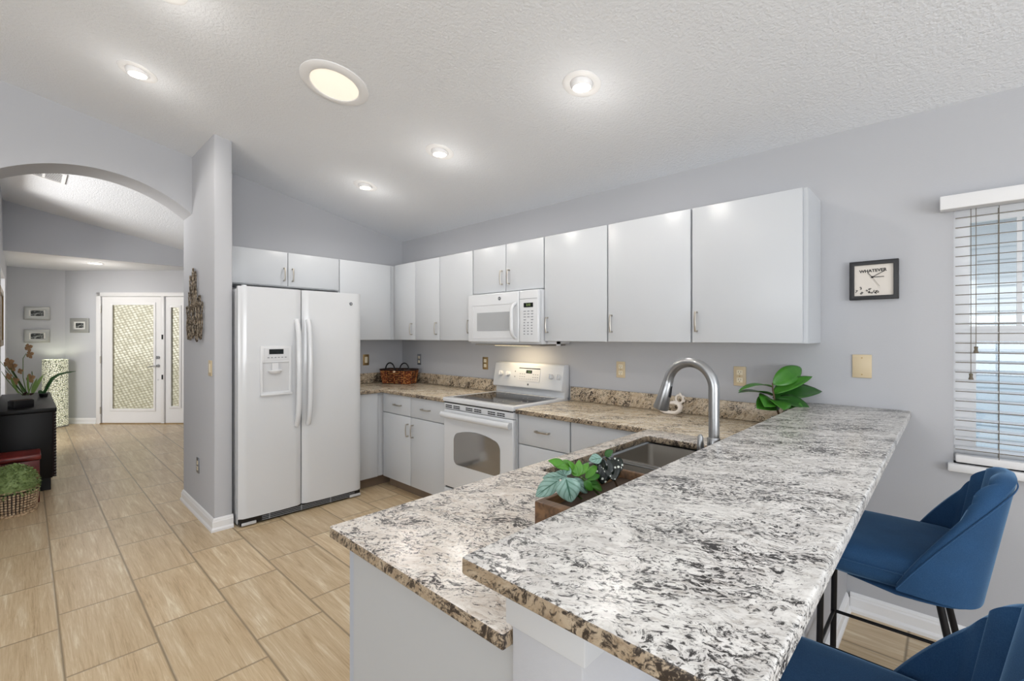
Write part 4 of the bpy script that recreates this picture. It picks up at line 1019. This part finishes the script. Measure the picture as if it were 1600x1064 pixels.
for v in (483, 562, 641):
    b = MB(); b.cyl((su(158), -.012, sz(v+5.5)), (su(158), -.012, sz(v-5.5)), .010, n=10); b.build('hinge', 'nickel', dd_, local=True)
for v in (526.5, 589):
    b = MB(); lbox(b, 254, 256.4, v-3.6, v+3.6, -.024, -.018); b.build('strike_plate', 'black_metal', t, local=True)
b = MB(); b.cyl((su(247), .012, sz(571.5)), (su(247), -.035, sz(571.5)), .026, .018, n=20); b.tube([(su(247), -.035, sz(571.5)), (su(242), -.045, sz(572)), (su(234), -.042, sz(573.5))], [.010, .010, .007], 10); b.build('lever_handle', 'brushed_nickel', dd_, local=True)
b = MB(); b.cyl((su(247), .012, sz(558.5)), (su(247), -.022, sz(558.5)), .026, .022, n=20); b.box(su(246.5), su(247.5), -.034, -.02, sz(561), sz(556)); b.build('deadbolt', 'brushed_nickel', dd_, local=True)
b = MB(); b.cyl((su(246.5), .012, sz(593.5)), (su(246.5), .004, sz(593.5)), .012, n=14); b.build('lock_cylinder', 'cabinet_case', dd_, local=True)
b = MB(); b.box(su(158), su(288), -.03, .12, 0, .012); b.build('threshold', 'brass', t, local=True)

# ------------------------------------------------------------------ framed photos
def photo(label, W, c, w_, h, group=None, iw=.5, ih=.42):
    # W='A': hangs on wall x = XA facing +x ; W='B': diagonal wall
    if W == 'A': t = thing('framed_photo', label, 'picture', (XA+.001, c[0], c[1]), -pi/2*-1); t.rotation_euler.z = pi/2
    else: t = thing('framed_photo', label, 'picture', BL+RT*c[0]+Vector((0, 0, c[1])), ANG)
    t['group'] = 'silver framed photos in the foyer'
    # local frame: x to the viewer's right, y into the wall
    b = MB(); b.holed((-w_/2, w_/2, -h/2, h/2), (-w_/2*.62, w_/2*.62, -h/2*.52, h/2*.52), 'y', -.022, -.002); b.bevel(.004, 2); b.build('frame', 'frame_silver', t, local=True)
    b = MB(); b.box(-w_/2*.66, w_/2*.66, -.010, -.003, -h/2*.56, h/2*.56); m_ = b.build('mount', 'mat_white', t, local=True)
    b = MB(); b.box(-w_/2*iw, w_/2*iw, -.012, -.0095, -h/2*ih, h/2*ih); b.build('photo', 'photo_print', m_, local=True)
    return t
photo('upper of the two silver framed landscape photos on the foyer wall', 'A', (-2.80, 1.772), .285, .205)
photo('lower of the two silver framed landscape photos on the foyer wall', 'A', (-2.80, 1.415), .285, .205)
photo('single small silver framed photo between the foyer corner and front door', 'B', (su(125.5), sz(508.5)), .30, .235, iw=.42, ih=.34)
t = thing('large_framed_picture', 'brown wooden frame seen edge-on on the hall wall at the left photo border', 'picture', (-2.3, -3.12, 1.3))
b = MB(); b.holed((-2.77, -1.85, 1.31, 1.885), (-2.71, -1.91, 1.37, 1.825), 'y', -3.118, -3.085); b.bevel(.006, 2); b.build('frame', 'wood_frame', t)
b = MB(); b.box(-2.72, -1.90, -3.117, -3.10, 1.36, 1.835); b.build('picture_panel', 'mat_white', t)

# ------------------------------------------------------------------ console, red trunk, planter, lamp, flowers
t = thing('console_cabinet', 'long black console cabinet with a rippled front along the hall wall', 'cabinet', (-2.3, -2.92, 0))
CXF = -1.47
b = MB(); b.box(-3.2, CXF, -3.10, -2.755, .118, .72).bevel(.004); b.build('cabinet_body', 'console_black', t)
b = MB(); b.box(-3.22, CXF+.012, -3.112, -2.728, .722, .757).bevel(.004); b.build('top', 'console_black', t)
b = MB()
prof = [(-2.756, .125)]+[(-2.738+.011*sin(i*pi), .125+(.72-.125)*(i/56)) for i in [j*.5*1 for j in range(113)]]+[(-2.756, .72)]
prof = [(-2.756, .125)]+[(-2.738+.009*cos(2*pi*22*i/176), .125+.595*i/176) for i in range(177)]+[(-2.756, .72)]
b.prism(prof, 'x', -3.19, CXF-.004); b.build('rippled_front', 'console_ripple', t, smooth=50)
for x in (-3.12, -1.56):
    for y in (-3.04, -2.80):
        b = MB(); b.box(x-.045, x+.045, y-.035, y+.035, 0, .118).bevel(.002, 1); b.build('foot', 'console_black', t)
b = MB(); b.box(-1.53, -1.50, -2.900, -2.845, 0.0, .118); b.build('foot_trim', 'brushed_nickel', t)
t = thing('red_trunk', 'dark red lacquered wooden chest with a slot grip beside the console', 'box', (-1.27, -2.97, 0))
b = MB(); b.box(-1.42, -1.122, -3.11, -2.843, 0.0, .36).bevel(.006); b.build('trunk_body', 'red_lacquer', t)
b = MB(); b.box(-1.43, -1.115, -3.113, -2.835, .362, .408).bevel(.010, 3); b.build('lid', 'red_lacquer', t)
b = MB(); b.prism(rrect(-3.045, -2.935, .290, .312, .010), 'x', -1.123, -1.1205); b.build('grip_slot', 'dark_gap', t)
t = thing('topiary_basket', 'round boxwood ball planted in a woven basket on the floor', 'plant', (-.925, -2.985, 0))
bc = (-.925, -3.000)
b = MB(); b.lathe([(0, 0), (.135, 0), (.140, .012), (.140, .020), (0, .020)], (*bc, 0), n=36); b.build('base_ring', 'seagrass', t)
b = MB(); b.lathe([(.132, .018), (.148, .19), (.142, .19), (.126, .02)], (*bc, 0), n=40); b.build('basket_lining', 'wicker_dark', t)
b = MB()
for r_ in range(8):
    for i in range(42):
        a = 2*pi*(i+.5)/42; z = .030+r_*.020; rr = .134+.016*(z/.19)
        xf = Matrix.Translation((bc[0], bc[1], z)) @ Matrix.Rotation(a, 4, 'Z') @ Matrix.Translation((rr, 0, 0))
        b.box(-.004, .005, -.0066, .0066, -.0065, .0065, xf)
b.build('weave', 'seagrass', t)
b = MB(); b.lathe([(.143, .186), (.150, .190), (.150, .198), (.140, .198)], (*bc, 0), n=40); b.build('rim', 'seagrass', t)
b = MB(); rs = random.Random(5)
def ell(th, ph, k_=1): return Vector((bc[0]+.150*k_*sin(th)*cos(ph), bc[1]+.150*k_*sin(th)*sin(ph), .215+.165*k_*cos(th)))
b.grid(lambda u, v: tuple(ell(.01+v*2.0, 2*pi*u, .93)), 28, 12)
for i in range(1300):
    th = math.acos(1-rs.random()*1.35); ph = rs.random()*2*pi; p0 = ell(th, ph, rs.uniform(.93, 1.0)); nrm = (p0-Vector((bc[0], bc[1], .215))).normalized()
    d = (nrm+Vector((rs.uniform(-1, 1), rs.uniform(-1, 1), rs.uniform(-.6, 1)))*.9).normalized()
    b.leaf(p0, d, rs.uniform(.018, .028), rs.uniform(.012, .018), .2, n=2, fold=.3)
b.build('foliage', 'leaf_box', t)
# floor lamp column
t = thing('column_floor_lamp', 'glowing mosaic column floor lamp standing in the foyer corner', 'lamp', (-5.66, -2.605, 0))
b = MB(); b.lathe([(0, 0), (.150, 0), (.152, .012), (.145, .02)], (-5.66, -2.605, 0), n=40, close=False); b.build('base', 'brushed_nickel', t)
b = MB(); b.lathe([(.148, .02), (.148, 1.05), (.140, 1.05), (.14, .9)], (-5.66, -2.605, 0), n=48); b.build('lamp_shade', 'lamp_mosaic', t)
l = bpy.data.lights.new('lamp_light', 'POINT'); l.energy = 3; l.color = (1, .97, .80); l.shadow_soft_size = .05
o = bpy.data.objects.new('lamp_light', l); COL.objects.link(o); o.parent = t; o.location = (0, 0, .92)
# flower pot on console
pc0 = Vector((-1.66, -2.955, .757))
t = thing('flower_arrangement', 'tan flowers and dark blade leaves in a black pot on the console', 'flowers', pc0)
b = MB(); xf = Matrix.Translation(pc0) @ Matrix.Rotation(radians(28), 4, 'Z'); b.box(-.045, .045, -.072, .072, 0, .070, xf); b.bevel(.004, 2); b.build('pot', 'pot_black', t)
b = MB(); b.box(-.038, .038, -.064, .064, .066, .074, xf); b.build('soil', 'soil', t)
XF = -1.66
def pf(u, v, x=XF): return pw(u, v, x)
st = [((42, 617), (30, 600), (12, 578), (-2, 562)), ((42, 617), (36, 590), (36, 560), (41, 552)), ((44, 616), (52, 595), (50, 580), (48, 592)), ((38, 618), (28, 596), (18, 580), (16, 570)), ((36, 618), (22, 606), (10, 592), (2, 580))]
for s_ in st:
    b = MB(); b.tube([tuple(pf(*q)) for q in s_], [.004, .003, .003, .002], 6); b.build('stem', 'stem_green', t)
def flower(u, v, r):
    b = MB(); c_ = pf(u, v)
    for i in range(4):
        a = i*pi/2+.4; d = RT*cos(a)+Vector((0, 0, 1))*sin(a)-FW*.15
        b.leaf(c_, d, r*1.15, r*1.0, .2, up=tuple(-FW), n=4, mid=.6)
    b.build('flower', 'petal_tan', t, solid=.0008)
for q in ((45, 543, .035), (47, 554, .034), (14, 567, .045), (20, 573, .04), (48, 591, .040), (24, 595, .035), (32, 580, .025), (14, 588, .03)): flower(*q)
def blade(u0, v0, u1, v1, W, mat, x1=XF, droop=.1):
    b = MB(); a = pf(u0, v0); e = pf(u1, v1, x1); d = e-a; b.leaf(a, d+Vector((0, 0, d.length*droop)), d.length, W, droop, up=tuple(-FW+Vector((0, 0, .4))), n=10); b.build('blade_leaf', mat, t, smooth=60, solid=.0008)
blade(45, 618, 2, 566, .018, 'blade_dark'); blade(40, 619, 0, 580, .012, 'blade_dark'); blade(42, 616, 30, 600, .022, 'leaf_dark')
blade(52, 616, 66, 584, .045, 'leaf_pale', -1.8); blade(50, 616, 56, 590, .03, 'leaf_pale', -1.75); blade(46, 616, 40, 585, .02, 'leaf_pale'); blade(30, 616, 10, 585, .022, 'leaf_pale')
b = MB(); 
for q in range(7):
    a = q*.9; d = RT*cos(a)*.8+Vector((0, 0, .5+.4*sin(q*2.1)))-FW*.2*cos(q); b.leaf(pf(36+q*2, 618), d, .05, .03, .2, n=4)
b.build('dark_foliage', 'petal_dark', t)
t = thing('long_leaf_plant', 'plant with one long arching dark leaf at the far console end', 'plant', pf(68, 611, -2.6))
c0 = pf(68, 612.5, -2.6); c0.z = .757; t.location = c0; ROOT[t] = c0.copy()
b = MB(); b.lathe([(0, 0), (.03, 0), (.04, .035), (.036, .04), (0, .036)], tuple(c0), n=20); b.build('pot', 'pot_black', t)
b = MB()
pts = [c0+Vector((0, 0, .03))]+[pf(u, v, -2.6) for u, v in ((75, 602), (82, 591), (92, 585), (104, 582), (119, 580))]
vs = []; wv = [.03, .045, .04, .028, .018, .003]
for i, p_ in enumerate(pts):
    T_ = (pts[min(i+1, 5)]-pts[max(i-1, 0)]).normalized(); n_ = T_.cross(-FW).normalized(); vs += [p_+n_*wv[i]/2, p_-FW*.004, p_-n_*wv[i]/2]
b.add(vs, [(i*3+j, i*3+j+1, i*3+j+4, i*3+j+3) for i in range(5) for j in range(2)]); b.build('long_leaf', 'leaf_dark', t, smooth=60, solid=.001)
b = MB(); b.leaf(c0+Vector((0, 0, .03)), -RT+Vector((0, 0, .6)), .09, .04, .3, up=tuple(-FW+Vector((0, 0, .5)))); b.leaf(c0+Vector((0, 0, .03)), RT*.3+Vector((0, 0, .9)), .07, .03, .3, up=tuple(-FW)); b.build('small_leaf', 'leaf_dark', t, solid=.001)

# ------------------------------------------------------------------ outdoors
b = MB(); b.box(-30, 30, -40, -7.3, -.3, -.13); b.box(-30, 30, .2, 40, -.3, -.13); b.box(-40, -6.9, -7.3, .2, -.3, -.13); struct(b.build('ground_outside', 'outer_ground'))
t = thing('neighbour_house', 'pale siding house wall seen through the window blind', 'building', (6, 4.4, -.13))
b = MB()
b.box(1, 13, 4.4, 4.6, -.13, 3.0)
for i in range(22): b.box(1, 13, 4.385, 4.4, -.13+i*.14, -.01+i*.14)
b.build('wall', 'siding', t)
b = MB(); b.prism([(3.9, 2.85), (3.9, 2.98), (7.5, 4.2), (7.5, 2.85)], 'x', .8, 13.2); b.build('roof', 'outer_roof', t)
for x in (3.6, 6.2):
    b = MB(); b.holed((x, x+1.1, 1.0, 2.3), (x+.06, x+1.04, 1.06, 2.24), 'y', 4.36, 4.39); b.box(x+.53, x+.57, 4.365, 4.385, 1.06, 2.24); b.box(x, x+1.1, 4.365, 4.385, 1.63, 1.67); w_ = b.build('window', 'trim_white', t)
    b = MB(); b.box(x+.05, x+1.05, 4.38, 4.386, 1.05, 2.25); b.build('pane', 'micro_window', w_)
b = MB(); b.box(-6, 6, 6.4, 6.6, -.13, 4.5); o = b.build('garden_wall', 'outer_wall', loc=BL, rot=ANG); tag(o, 'pale yellow wall glimpsed through the patterned door glass', 'wall')
